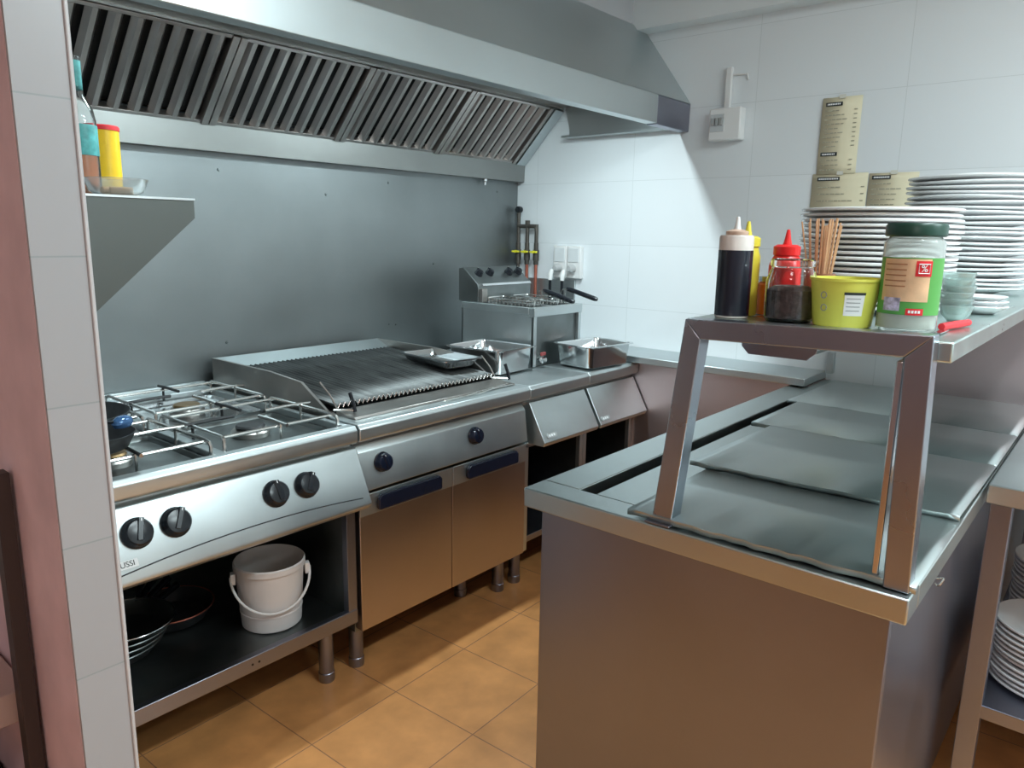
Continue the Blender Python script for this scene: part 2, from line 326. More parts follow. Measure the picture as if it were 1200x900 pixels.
# ------------------------------------------------------------------ knobs
def knob(name, c, r, h, nrm, m, parent, turn=0.0, n=24):
    z = Vector(nrm).normalized(); x = Vector((1, 0, 0)); y = z.cross(x)
    M = Matrix((x, y, z)).transposed().to_4x4(); M.translation = Vector(c)
    k = MB(); k.m = M @ Matrix.Rotation(turn, 4, 'Z')
    k.lathe([(r * 1.04, 0), (r * 1.04, h * 0.2), (r * 0.96, h * 0.3), (r * 0.9, h * 0.76), (r * 0.78, h * 0.94), (r * 0.5, h * 1.0), (0, h * 1.02)], n=n)
    ko = k.build(name, m, parent)
    g = MB(); g.m = k.m; g.prism([(-r * 0.30, h * 0.6), (r * 0.30, h * 0.6), (r * 0.17, h * 1.12), (-r * 0.17, h * 1.12)], 'y', -r * 0.55, r * 0.93); g.build('grip', m, ko, 0.001)
    d = MB(); d.m = k.m; d.box(-0.0011, 0.0011, r * 0.70, r * 0.88, h * 1.115, h * 1.13); d.build('mark', WLB, ko)
    return ko

# ------------------------------------------------------------------ gas range
gr = thing('gas_range', 'stainless four-burner gas range over an open cupboard, beside the tiled pillar', 'gas range', (-0.4, -0.45, 0))
x0, x1 = -0.795, -0.006
t = MB()
t.prism([(-0.86, 0.782), (-0.902, 0.782), (-0.908, 0.79), (-0.908, 0.822), (-0.898, 0.834), (-0.868, 0.834), (-0.862, 0.828)], 'x', x0, x1)
t.box(x0, x0 + 0.02, -0.862, -0.03, 0.79, 0.832); t.box(x1 - 0.02, x1, -0.862, -0.03, 0.79, 0.832)
t.box(x0 + 0.02, x1 - 0.02, -0.10, -0.03, 0.79, 0.832); t.box(-0.415, -0.385, -0.862, -0.10, 0.79, 0.828)
t.build('cooktop_rim', ST, gr, 0.003)
MB().box(x0, x1, -0.03, -0.012, 0.79, 0.845).build('rear_upstand', ST, gr, 0.002)
MB().box(x0 + 0.018, x1 - 0.018, -0.862, -0.098, 0.786, 0.795).build('well_floor', STD, gr)
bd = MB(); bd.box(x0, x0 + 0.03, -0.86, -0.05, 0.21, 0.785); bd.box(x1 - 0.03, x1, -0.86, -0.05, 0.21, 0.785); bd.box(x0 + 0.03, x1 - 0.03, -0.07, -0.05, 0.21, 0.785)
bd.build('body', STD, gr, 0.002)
MB().box(x1 - 0.032, x1, -0.885, -0.86, 0.21, 0.60).build('door_post', STP, gr, 0.001)
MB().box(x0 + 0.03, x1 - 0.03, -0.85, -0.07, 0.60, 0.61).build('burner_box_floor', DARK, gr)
MB().prism([(-0.80, 0.762), (-0.885, 0.768), (-0.893, 0.766), (-0.962, 0.616), (-0.962, 0.606), (-0.945, 0.592), (-0.86, 0.578), (-0.80, 0.578)], 'x', x0, x1 + 0.004).build('control_panel', ST, gr, 0.003)
MB().box(x0, x1, -0.87, -0.80, 0.762, 0.786).build('shadow_gap', STG, gr)
pn = Vector((0, -0.150, -0.069)); pn = Vector((0, -0.909, 0.418)) if False else Vector((0, -0.908, -0.0)) ; 
pd = Vector((0, 0.069, 0.150)).normalized(); pn = Vector((0, -pd.z, pd.y))    # panel outward normal
def onpanel(x, z, off=0.0):
    y = -0.893 + (0.766 - z) * (-0.069 / 0.150); return Vector((x, y, z)) + pn * off
gv = MB(); pts = []
for i in range(25):
    x = -0.785 + i * 0.755 / 24; z = 0.622 + 0.026 * (1 - ((x + 0.36) / 0.42) ** 2); pts.append(onpanel(x, z, 0.0003))
gv.tube(pts, 0.0016, 6); gv.build('groove_line', DARK, gr)
for x in (-0.650, -0.560, -0.292, -0.197): knob('knob', onpanel(x, 0.706), 0.035, 0.026, pn, BLK, gr, turn=random.uniform(-0.6, 0.4))
pl = MB(); pl.m = frame(onpanel(-0.704, 0.650, 0.0), (1, 0, 0), pd); pl.box(-0.042, 0.042, -0.0095, 0.0095, 0, 0.0015); plo = pl.build('badge', WLB, gr, 0.0005)
text('lettering', 'ZANUSSI', 0.0175, frame(onpanel(-0.704, 0.650, 0.0018), (1, 0, 0), pd), INK, plo)
MB().box(x0, x1, -0.865, -0.07, 0.225, 0.236).build('shelf', STD, gr)
MB().prism([(-0.865, 0.205), (-0.887, 0.205), (-0.887, 0.25), (-0.865, 0.25), (-0.865, 0.237)], 'x', x0, x1).build('shelf_lip', STP, gr, 0.002)
for bx in (-0.345, -0.365):
    b = MB(); b.m = Matrix.Translation((bx, -0.887, 0.228)) @ Matrix.Rotation(PI / 2, 4, 'X'); b.lathe([(0, 0.0008), (0.0035, 0.0006), (0.0035, -0.001)], n=8); b.build('screw', DARK, gr)
def foot(parent, x, y, ztop, r=0.025, m=None):
    MB().lathe([(0, 0.0), (r * 0.95, 0.0), (r, 0.004), (r, 0.03), (r * 0.92, 0.032), (r * 0.92, ztop), (0, ztop)], (x, y, 0), 20).build('leg', m or STP, parent)
for fx in (-0.74, -0.067):
    for fy in (-0.80, -0.12): foot(gr, fx, fy, 0.21)
# burners, trays
CX = (-0.597, -0.205); CY = (-0.665, -0.285)
for i, cx in enumerate(CX):
    for j, cy in enumerate(CY):
        bright = (j == 1)
        MB().loft([rrect(cx, cy, 0.175, 0.172, 0.796, 0.02), rrect(cx, cy, 0.178, 0.175, 0.812, 0.02), rrect(cx, cy, 0.172, 0.169, 0.812, 0.02),
                   rrect(cx, cy, 0.165, 0.162, 0.801, 0.03), [(cx + 0.075 * math.cos(a), cy + 0.075 * math.sin(a), 0.806) for a in [math.atan2(p[1] - cy, p[0] - cx) for p in rrect(cx, cy, 0.1, 0.1, 0, 0.05)]],
                   [(cx + 0.06 * math.cos(a), cy + 0.06 * math.sin(a), 0.800) for a in [math.atan2(p[1] - cy, p[0] - cx) for p in rrect(cx, cy, 0.1, 0.1, 0, 0.05)]]]).build('drip_tray', STX if bright else STD, gr)
        bo = MB().lathe([(0.052, 0.800), (0.055, 0.815), (0.048, 0.822), (0.03, 0.824), (0, 0.824)], (cx, cy, 0), 28).build('burner', STG, gr)
        MB().lathe([(0.040, 0.8245), (0.042, 0.829), (0.038, 0.834), (0.012, 0.836), (0, 0.835)], (cx, cy, 0), 28).build('burner_cap', SOOT if (i + j) % 2 else BRASS, bo)

def pan_support():
    # local, centred; local z 0 = feet
    t = thing('pan_support', '', 'pan support', (0, 0, 0), 'wire pan supports on the gas range')
    hx, hy, z, r = 0.178, 0.176, 0.050, 0.0052
    f = MB()
    for sx in (-1, 1):
        f.tube([(sx * hx, -hy, 0.006), (sx * hx, -hy, z - 0.014), (sx * (hx - 0.002), -hy + 0.004, z - 0.004), (sx * (hx - 0.004), -hy + 0.016, z), (sx * (hx - 0.006), hy - 0.016, z), (sx * (hx - 0.002), hy - 0.004, z - 0.004), (sx * hx, hy, z - 0.014), (sx * hx, hy, 0.006)], r)
    for sy in (-1, 1):
        f.tube([(-hx + 0.004, sy * (hy - 0.022), z - 0.004), (hx - 0.004, sy * (hy - 0.022), z - 0.004)], r)
    f.build('wire_frame', WIRE, t)
    for k, (ax, ay) in enumerate(((1, 0), (-1, 0), (0, 1), (0, -1))):
        g = MB(); o = 0.205 if ax else 0.19
        g.tube([(ax * o, ay * o, z + 0.004), (ax * 0.12, ay * 0.12, z + 0.007), (ax * 0.05, ay * 0.05, z + 0.006)], r)
        g.tube([(ax * 0.172, ay * 0.158, z + 0.004), (ax * 0.172, ay * 0.158, 0.008)], r * 0.8)
        g.build('finger', SOOT if k in (1, 2) else WIRE, t)
    return t
ps = pan_support(); labs = ['wire pan support over the front left burner, dark pan on it', 'wire pan support over the rear left burner', 'wire pan support over the front right burner, nearest the grill', 'wire pan support over the rear right burner beside the grill side']
k = 0
for cx in CX:
    for cy in CY:
        o = ps if k == 0 else copy_tree(ps)
        o.location = (cx, cy, 0.811); o['label'] = labs[k]; k += 1
# black pans on the range
def skillet(name, label, cat, c, r, h, handle_dir, hl=0.18, m=SOOT, tilt=(0, 0), group=None, rimm=None, hm=BLK):
    t = thing(name, label, cat, c, group)
    p = MB(); p.lathe([(0, 0), (r * 0.72, 0), (r * 0.8, 0.004), (r, h), (r - 0.003, h), (r * 0.79, 0.008), (r * 0.7, 0.004), (0, 0.004)], c, 36); p.build('pan_body', m, t)
    if rimm: q = MB(); q.tube([(c[0] + (r) * math.cos(a), c[1] + r * math.sin(a), c[2] + h) for a in [2 * PI * i / 36 for i in range(36)]], 0.0022, 6, closed=True); q.build('rim', rimm, t)
    d = Vector((math.cos(handle_dir), math.sin(handle_dir), 0)); b = Vector(c)
    g = MB(); g.tube([b + d * (r * 0.96) + Vector((0, 0, h * 0.75)), b + d * (r + 0.04) + Vector((0, 0, h + 0.012)), b + d * (r + hl) + Vector((0, 0, h + 0.02))], [0.007, 0.009, 0.011], 10); g.build('handle', hm, t)
    t.rotation_euler = (tilt[0], tilt[1], 0); return t
skillet('frying_pan', 'large black frying pan on the rear left of the gas range', 'frying pan', (-0.625, -0.52, 0.871), 0.14, 0.045, 2.5)
skillet('frying_pan', 'small black pan on the front left burner, half behind the pillar', 'frying pan', (-0.66, -0.745, 0.871), 0.095, 0.04, 2.9)
sp_ = thing('ladle', 'ladle with a shiny blue bowl lying across the small black pan', 'ladle', (-0.60, -0.76, 0.91))
b = MB(); b.m = Matrix.Translation((-0.592, -0.752, 0.926)) @ Matrix.Rotation(0.5, 4, 'Z') @ Matrix.Diagonal((1.5, 1, 0.8, 1)); b.lathe([(0, 0.022), (0.010, 0.020), (0.018, 0.011), (0.020, 0), (0.016, -0.012), (0, -0.017)], n=20); b.build('bowl', BLU, sp_)
MB().tube([(-0.60, -0.755, 0.93), (-0.68, -0.78, 0.945), (-0.76, -0.80, 0.965)], 0.004, 8).build('handle', BLK, sp_)

# things on the range's lower shelf
bk = thing('bucket', 'white plastic bucket with its bail handle down, on the shelf under the range', 'bucket', (-0.205, -0.70, 0.237))
c = (-0.205, -0.73, 0.2375)
MB().lathe([(0, 0.0), (0.082, 0), (0.086, 0.004), (0.098, 0.178), (0.103, 0.180), (0.103, 0.196), (0.0995, 0.200), (0.0965, 0.196), (0.094, 0.17), (0.083, 0.008), (0, 0.008)], c, 48).build('pail', BKT, bk)
MB().lathe([(0.0885, 0.045), (0.0905, 0.047), (0.0905, 0.051), (0.0888, 0.053)], c, 48, closed=True).build('ridge', BKT, bk)
pts = []
for i in range(21):
    a = PI * i / 20; pts.append((c[0] - 0.112 * math.cos(a) * 1.0, c[1] - 0.02 - 0.082 * math.sin(a), c[2] + 0.165 - 0.095 * math.sin(a)))
rot = Matrix.Translation(c) @ Matrix.Rotation(-0.45, 4, 'Z') @ Matrix.Translation(-Vector(c))
hb = MB(); hb.m = rot; hb.tube(pts, 0.0038, 8); hb.build('bail_handle', WPL, bk)
for s in (-1, 1):
    e = MB(); e.m = rot; e.box(c[0] + s * 0.105 - 0.007, c[0] + s * 0.105 + 0.007, c[1] - 0.032, c[1] - 0.008, c[2] + 0.145, c[2] + 0.178); e.build('handle_lug', WPL, bk, 0.002)
gp = 'dark pans stacked under the range'
for i in range(4):
    skillet('frying_pan', ['lowest dark pan of the stack under the range by the pillar', 'second dark pan up in the stack under the range', 'third dark pan up in the stack under the range', 'top pan with bright rim of the stack under the range by the pillar'][i],
            'frying pan', (-0.60 + 0.012 * i, -0.56 - 0.01 * i, 0.2375 + 0.019 * i), 0.135 - 0.004 * i, 0.04, 0.5 + 0.15 * i, 0.16, STD if i % 2 else SOOT, (0, 0), gp, STX if i == 3 else STD)
skillet('frying_pan', 'dark frying pan with a coppery rim between the pan stack and the bucket', 'frying pan', (-0.40, -0.50, 0.2375), 0.12, 0.045, 1.2, 0.17, SOOT, (0, 0), None, COP)

# ------------------------------------------------------------------ charcoal grill
gl = thing('grill', 'stainless gas grill with wide dark grate over a two-door cupboard', 'grill', (0.4, -0.45, 0))
x0, x1 = 0.002, 0.797
t = MB(); t.prism([(-0.76, 0.782), (-0.902, 0.782), (-0.908, 0.79), (-0.908, 0.822), (-0.898, 0.834), (-0.76, 0.836)], 'x', x0, x1); t.build('front_rim', ST, gl, 0.003)
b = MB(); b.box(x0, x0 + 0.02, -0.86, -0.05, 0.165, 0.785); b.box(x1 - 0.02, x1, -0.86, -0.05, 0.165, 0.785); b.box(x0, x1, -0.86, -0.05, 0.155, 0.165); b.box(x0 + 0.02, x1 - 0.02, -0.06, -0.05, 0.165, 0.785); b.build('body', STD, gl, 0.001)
# tall splash guard
s = MB()
s.prism([(-0.06, 0.79), (-0.06, 0.93), (-0.42, 0.93), (-0.60, 0.918), (-0.74, 0.842), (-0.76, 0.835), (-0.76, 0.79)], 'x', x0 + 0.012, x0 + 0.022)
s.prism([(-0.06, 0.79), (-0.06, 0.93), (-0.42, 0.93), (-0.60, 0.918), (-0.74, 0.842), (-0.76, 0.835), (-0.76, 0.79)], 'x', x1 - 0.022, x1 - 0.012)
s.box(x0 + 0.012, x1 - 0.012, -0.06, -0.05, 0.79, 0.93)
s.build('splash_guard', STG, gl, 0.001)
MB().prism([(-0.06, 0.93), (-0.06, 0.925), (-0.135, 0.898), (-0.137, 0.902)], 'x', x0 + 0.022, x1 - 0.022).build('rear_flashing', ST, gl)
# V-bar grate
n = 38; gx0, gx1 = x0 + 0.035, x1 - 0.035; p = (gx1 - gx0) / n
prof = []
for i in range(n):
    a = gx0 + i * p
    prof += [(a + 0.05 * p, 0.0075), (a + 0.5 * p, -0.007), (a + 0.95 * p, 0.0075)]
low = [(u, v - 0.002) for u, v in prof[::-1]]
g = MB(); ang = math.atan2(0.028, 0.6)
zz = lambda y: 0.898 + (y + 0.14) * (0.038 / 0.6)
m = len(prof); vs = []; fs = []
for (yy) in (-0.14, -0.30, -0.52, -0.745):
    for u, v in prof: vs.append((u, yy, zz(yy) + v))
for r in range(3):
    for i in range(m - 1): fs.append((r * m + i, r * m + i + 1, (r + 1) * m + i + 1, (r + 1) * m + i))
g.add(vs, fs); go = g.build('grate', GRATE, gl, angle=20)
so = go.modifiers.new('thick', 'SOLIDIFY'); so.thickness = 0.0022
zg = MB()
for i in range(m - 1):
    u0, v0 = prof[i]; u1, v1 = prof[i + 1]
    zg.tube([(u0, -0.747, zz(-0.747) + v0), (u1, -0.747, zz(-0.747) + v1)], 0.0013, 4)
zg.build('grate_front_edge', WIRE, gl)
MB().box(gx0, gx1, -0.74, -0.14, 0.836, 0.842).build('fire_pan', SOOT, gl)
MB().prism([(-0.755, 0.836), (-0.755, 0.848), (-0.768, 0.850), (-0.80, 0.842), (-0.845, 0.842), (-0.85, 0.836)], 'x', x0 + 0.03, x1 - 0.02).build('grease_tray', STG, gl, 0.001)
for cx, sg in ((0.035, -1), (0.765, -1)):
    MB().tube([(cx, -0.762, 0.850), (cx - 0.012, -0.742, 0.895), (cx - 0.03, -0.715, 0.936)], 0.003, 8).build('lifting_rod', WIRE, gl)
    MB().tube([(cx + 0.035, -0.80, 0.846), (cx + 0.033, -0.796, 0.87), (cx + 0.028, -0.785, 0.905)], 0.0062, 10).build('lever_grip', BLK, gl)
    MB().tube([(cx - 0.02, -0.765, 0.856), (cx + 0.02, -0.785, 0.852), (cx + 0.035, -0.80, 0.85)], 0.004, 8).build('lever_link', WIRE, gl)
MB().box(x0, x1, -0.872, -0.82, 0.76, 0.786).build('shadow_gap', STG, gl)
MB().prism([(-0.80, 0.765), (-0.872, 0.765), (-0.890, 0.745), (-0.905, 0.625), (-0.80, 0.62)], 'x', x0 + 0.004, x1 - 0.006).build('control_panel', ST, gl, 0.003)
q = Vector((0, -0.12, -0.015)).normalized()
for x in (0.092, 0.505): knob('knob', (x, -0.896, 0.702), 0.030, 0.026, (0, -0.99, 0.12), NAVY, gl, turn=0.3)
for xa, xb in ((x0 + 0.003, 0.3985), (0.4015, x1 - 0.003)):
    d = MB().box(xa, xb, -0.893, -0.862, 0.170, 0.612).build('door', mat('door_steel', (0.50, 0.44, 0.40), 1, 0.30, noise=0.05, nscale=4, rvar=0.06), gl, 0.002)
    MB().box(xa, xb, -0.8965, -0.8925, 0.545, 0.612).build('door_top_plate', ST, d, 0.001)
    hc = (xa + xb) / 2 + 0.0; hw = 0.135
    hh = MB(); pr = [(-hw, -0.022), (-hw + 0.006, -0.028), (hw - 0.006, -0.028), (hw, -0.022), (hw, 0.01), (hw - 0.012, 0.022), (-hw + 0.012, 0.022), (-hw, 0.01)]
    hh.prism([(hc + u, 0.582 + v) for u, v in pr], 'y', -0.912, -0.8966); hh.build('door_handle', NAVY, d, 0.005, seg=3)
for fx in (0.05, 0.75):
    for fy in (-0.80, -0.12): foot(gl, fx, fy, 0.156)
foot(gl, 0.62, -0.72, 0.156)
# tongs on the grill front
tg = thing('tongs', 'thin wire tongs lying along the front edge of the grill', 'tongs', (0.6, -0.82, 0.85))
for s in (0, 1):
    MB().tube([(0.40, -0.868 + 0.012 * s, 0.8395), (0.50, -0.862 - 0.004 * s, 0.8405), (0.56, -0.872 + 0.02 * s, 0.842), (0.64, -0.856 + 0.008 * s, 0.842), (0.76, -0.85 + 0.02 * s, 0.841)], 0.0028, 6).build('arm', WIRE, tg)
pts = [(0.40 - 0.012 * math.sin(PI * i / 8), -0.862 - 0.006 * math.cos(PI * i / 8), 0.8395) for i in range(9)]
MB().tube(pts, 0.0028, 6).build('spring_bend', WIRE, tg)

# ------------------------------------------------------------------ two narrow base units
def base_unit(label, x0, x1, lo, m_p):
    t = thing('base_unit', label, 'base unit', ((x0 + x1) / 2, -0.45, 0), 'narrow open base units by the low wall')
    MB().prism([(-0.05, 0.782), (-0.902, 0.782), (-0.908, 0.79), (-0.908, 0.822), (-0.898, 0.834), (-0.05, 0.834)], 'x', x0, x1).build('worktop', ST, t, 0.003)
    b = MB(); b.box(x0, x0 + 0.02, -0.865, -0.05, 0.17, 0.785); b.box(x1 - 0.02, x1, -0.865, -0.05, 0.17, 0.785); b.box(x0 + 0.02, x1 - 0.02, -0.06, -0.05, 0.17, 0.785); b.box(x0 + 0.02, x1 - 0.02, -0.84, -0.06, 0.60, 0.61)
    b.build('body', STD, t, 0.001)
    f = MB(); f.box(x0, x0 + 0.022, -0.885, -0.865, 0.17, 0.60); f.box(x1 - 0.022, x1, -0.885, -0.865, 0.17, 0.60); f.box(x0, x1, -0.885, -0.865, 0.59, 0.61); f.build('front_frame', ST, t, 0.001)
    MB().box(x0, x1, -0.87, -0.82, 0.755, 0.785).build('shadow_gap', STG, t)
    MB().prism([(-0.82, 0.765), (-0.885, 0.765), (-0.965, 0.62), (-0.958, 0.605), (-0.87, 0.605), (-0.82, 0.61)], 'x', x0 + lo, x1 - 0.006).build('front_panel', m_p, t, 0.002)
    MB().box(x0 + 0.022, x1 - 0.022, -0.88, -0.06, 0.20, 0.225).build('shelf', STP, t, 0.001)
    for fx in (x0 + 0.05, x1 - 0.05):
        for fy in (-0.80, -0.12): foot(t, fx, fy, 0.171)
    return t
u1 = base_unit('narrow stainless base unit with slanted front, between the grill and the corner unit', 0.800, 1.188, 0.02, ST)
u2 = base_unit('narrow stainless base unit with slanted front, against the low steel-clad wall', 1.191, 1.578, 0.01, ST)
pdv = Vector((0, 0.08, 0.145)).normalized(); pnn = Vector((0, -pdv.z, pdv.y))
def lab(parent, x):
    c = Vector((x, -0.952, 0.640)) + pnn * 0.004
    l = MB(); l.m = frame(c, (1, 0, 0), pdv); l.loft([rrect(0, 0, 0.030, 0.009, -0.002, 0.008), rrect(0, 0, 0.030, 0.009, 0.0012, 0.008)]); lo = l.build('badge', GRN, parent)
    for k in range(3): q = MB(); q.m = l.m; q.box(-0.02 + 0.014 * k, -0.011 + 0.014 * k, -0.004, 0.004, 0.0012, 0.0018); q.build('print', WLB, lo)
lab(u1, 0.875); lab(u2, 1.245)
bt = thing('bottle', 'yellow-green bottle on the low shelf of the base unit beside the grill', 'bottle', (0.845, -0.75, 0.226))
MB().lathe([(0, 0), (0.024, 0), (0.025, 0.05), (0.025, 0.09), (0.012, 0.11), (0.009, 0.12), (0, 0.12)], (0.855, -0.80, 0.2255), 20).build('bottle_body', mat('olive_plastic', (0.45, 0.40, 0.05), 0, 0.35), bt)
MB().lathe([(0.012, 0.12), (0.012, 0.14), (0, 0.14)], (0.855, -0.80, 0.2255), 16).build('cap', BLK, bt)

# ------------------------------------------------------------------ table-top fryer
fr = thing('table_top_fryer', 'small double electric fryer with a raised rear control box', 'fryer', (1.27, -0.45, 0.834))
fx0, fx1, fy0, fy1 = 1.106, 1.445, -0.674, -0.255
b = MB(); b.box(fx0, fx0 + 0.008, fy0 + 0.004, fy1, 0.838, 1.06); b.box(fx1 - 0.008, fx1, fy0 + 0.004, fy1, 0.838, 1.06); b.box(fx0, fx1, fy1 - 0.008, fy1, 0.838, 1.06)
b.build('body', ST, fr, 0.001)
MB().box(fx0 + 0.008, fx1 - 0.008, fy0 + 0.014, fy0 + 0.022, 0.838, 1.06).build('front_panel', STD, fr)
for xa in (fx0, fx1 - 0.018): MB().box(xa, xa + 0.018, fy0, fy0 + 0.014, 0.838, 1.05).build('front_flange', ST, fr, 0.001)
r = MB(); r.box(fx0 - 0.004, fx1 + 0.004, fy0 - 0.004, fy0 + 0.028, 1.05, 1.088); r.box(fx0 - 0.004, fx0 + 0.016, fy0 + 0.028, fy1, 1.06, 1.088); r.box(fx1 - 0.016, fx1 + 0.004, fy0 + 0.028, fy1, 1.06, 1.088)
r.box((fx0 + fx1) / 2 - 0.012, (fx0 + fx1) / 2 + 0.012, fy0 + 0.028, fy1 - 0.1, 1.06, 1.086); r.build('top_rim', ST, fr, 0.002)
hx0, hx1 = 1.106, 1.515
hb_ = MB().prism([(-0.235, 1.092), (-0.235, 1.235), (-0.262, 1.240), (-0.350, 1.170), (-0.355, 1.155), (-0.352, 1.092)], 'x', hx0, hx1 - 0.04).build('control_box', STD, fr, 0.002)
MB().box(hx0 + 0.006, hx0 + 0.04, -0.375, -0.352, 1.09, 1.150).build('hinge_bracket', STG, fr, 0.002)
MB().prism([(-0.353, 1.158), (-0.366, 1.162), (-0.362, 1.172), (-0.348, 1.172)], 'x', hx0 + 0.02, hx1 - 0.05).build('chrome_strip', STX, fr, 0.001)
kn = Vector((0, -0.07, 0.088)).normalized()
for x in (1.165, 1.238, 1.372, 1.440):
    knob('knob', (x, -0.300, 1.209), 0.019, 0.024, kn, BLK, fr, turn=0.4, n=18)
for cx in ((fx0 + fx1) / 2 - 0.085, (fx0 + fx1) / 2 + 0.085):
    cy = -0.50; hx, hy = 0.068, 0.135
    MB().loft([rrect(cx, cy, hx + 0.008, hy + 0.008, 1.086, 0.012), rrect(cx, cy, hx, hy, 1.084, 0.012), rrect(cx, cy, hx - 0.004, hy - 0.006, 0.90, 0.02), rrect(cx, cy, 0.01, 0.01, 0.898, 0.005)], cap0=False).build('oil_tank', STD, fr)
dt = MB(); dt.m = Matrix.Translation((1.150, -0.655, 0.868)) @ Matrix.Rotation(PI / 2, 4, 'X'); dt.lathe([(0, 0), (0.012, 0), (0.012, 0.02), (0.016, 0.022), (0.016, 0.034), (0.010, 0.036), (0.010, 0.05), (0, 0.05)], n=16); dto = dt.build('drain_tap', STX, fr)
MB().box(1.135, 1.165, -0.696, -0.686, 0.886, 0.900).build('tap_lever', mat('faded_red', (0.28, 0.06, 0.06), 0, 0.5), dto, 0.002)
for lx in (fx0 + 0.03, fx1 - 0.03):
    for ly in (fy0 + 0.04, fy1 - 0.04): MB().lathe([(0, 0), (0.012, 0), (0.012, 0.005), (0, 0.005)], (lx, ly, 0.834), 12).build('foot', BLK, fr)
# baskets
def basket(label, cx):
    t = thing('fryer_basket', label, 'fryer basket', (cx, -0.50, 1.05), 'wire baskets in the table-top fryer')
    cy = -0.50; hx, hy = 0.056, 0.118; zt, zb = 1.112, 1.02; m = MB()
    ring = lambda a, b_, z, s=0.012: rrect(cx, cy, a, b_, z, s, 3)
    m.tube(ring(hx, hy, zt), 0.0026, 6, closed=True); m.tube(ring(hx - 0.006, hy - 0.008, zb), 0.002, 6, closed=True)
    m.build('rim_wire', WIRE, t)
    w_ = MB()
    for k in range(1, 6): f_ = k / 6; w_.tube(ring(hx - 0.006 * f_, hy - 0.008 * f_, zt - (zt - zb) * f_), 0.0009, 4, closed=True)
    for k in range(11):
        y = cy - hy + 0.01 + k * (2 * hy - 0.02) / 10
        w_.tube([(cx - hx, y, zt), (cx - hx + 0.006, y, zb), (cx + hx - 0.006, y, zb), (cx + hx, y, zt)], 0.0009, 4)
    for k in range(6):
        x = cx - hx + 0.01 + k * (2 * hx - 0.02) / 5
        w_.tube([(x, cy - hy, zt), (x, cy - hy + 0.008, zb), (x, cy + hy - 0.008, zb), (x, cy + hy, zt)], 0.0009, 4)
    w_.build('wire_mesh', WIRE, t)
    a = MB()
    for s in (-1, 1): a.tube([(cx + s * 0.022, cy - hy, zb + 0.02), (cx + s * 0.022, cy - hy - 0.004, zt), (cx + s * 0.012, cy - hy - 0.02, zt + 0.042), (cx + s * 0.004, cy - hy - 0.05, zt + 0.042)], 0.0025, 6)
    a.build('handle_wire', WIRE, t)
    h_ = MB(); h_.tube([(cx, cy - hy - 0.035, zt + 0.044), (cx, cy - hy - 0.06, zt + 0.040), (cx, cy - hy - 0.185, zt + 0.010), (cx, cy - hy - 0.195, zt + 0.008)], [0.008, 0.0105, 0.0105, 0.008], 10); h_.build('handle_grip', BLK, t)
basket('left wire basket of the table-top fryer, black handle towards the grill', (fx0 + fx1) / 2 - 0.085)
basket('right wire basket of the table-top fryer, black handle nearest the white wall', (fx0 + fx1) / 2 + 0.085)

# ------------------------------------------------------------------ gastronorm trays
def tray(label, cx, cy, z, hx, hy, h, rot=0.0, m=STX):
    t = thing('steel_tray', label, 'tray', (cx, cy, z), 'steel gastronorm trays')
    R = Matrix.Translation((cx, cy, z)) @ Matrix.Rotation(rot, 4, 'Z'); p = MB(); p.m = R; r = 0.03
    p.loft([rrect(0, 0, hx, hy, h - 0.004, r), rrect(0, 0, hx, hy, h, r), rrect(0, 0, hx - 0.013, hy - 0.013, h, r * 0.8), rrect(0, 0, hx - 0.016, hy - 0.016, h - 0.006, r * 0.8), rrect(0, 0, hx - 0.024, hy - 0.024, 0.012, r * 0.8),
            rrect(0, 0, hx - 0.035, hy - 0.035, 0.003, r * 0.7), rrect(0, 0, 0.02, 0.02, 0.002, 0.01),
            rrect(0, 0, 0.02, 0.02, 0.0, 0.01), rrect(0, 0, hx - 0.034, hy - 0.034, 0.0, r * 0.7), rrect(0, 0, hx - 0.022, hy - 0.022, 0.010, r * 0.8), rrect(0, 0, hx - 0.0145, hy - 0.0145, h - 0.008, r * 0.8)], closed=True)
    p.build('pan', m, t); 
    return t
tray('shallow empty steel tray resting on the right end of the grill grate', 0.690, -0.54, 0.8905, 0.098, 0.155, 0.034, -0.12)
t2 = tray('deep steel tray holding crumpled foil, in front of the fryer and beside the grill', 0.945, -0.575, 0.8345, 0.128, 0.150, 0.105, 0.05)
t3 = tray('deep empty steel tray at the corner beside the white wall', 1.355, -0.808, 0.8345, 0.150, 0.115, 0.100, -0.12)
fo = MB(); N = 14; vs = []; fs = []
for i in range(N + 1):
    for j in range(N + 1):
        u, v = i / N, j / N; e = math.sin(PI * u) * math.sin(PI * v)
        vs.append((0.880 + 0.13 * u, -0.60 + 0.16 * v, 0.838 + 0.085 * e ** 0.4 * (0.8 + 0.35 * random.random()) + (0.012 * math.sin(9 * u + 7 * v))))
for i in range(N):
    for j in range(N): fs.append((i * (N + 1) + j, (i + 1) * (N + 1) + j, (i + 1) * (N + 1) + j + 1, i * (N + 1) + j + 1))
fo.add(vs, fs); fob = fo.build('crumpled_foil', mat('foil', (0.85, 0.86, 0.87), 1, 0.2), None, origin=(0.965, -0.39, 0.838), angle=20)
sd = fob.modifiers.new('t', 'SOLIDIFY'); sd.thickness = 0.001
tag(fob, 'crumpled shiny foil inside the deep steel tray beside the grill', 'foil')

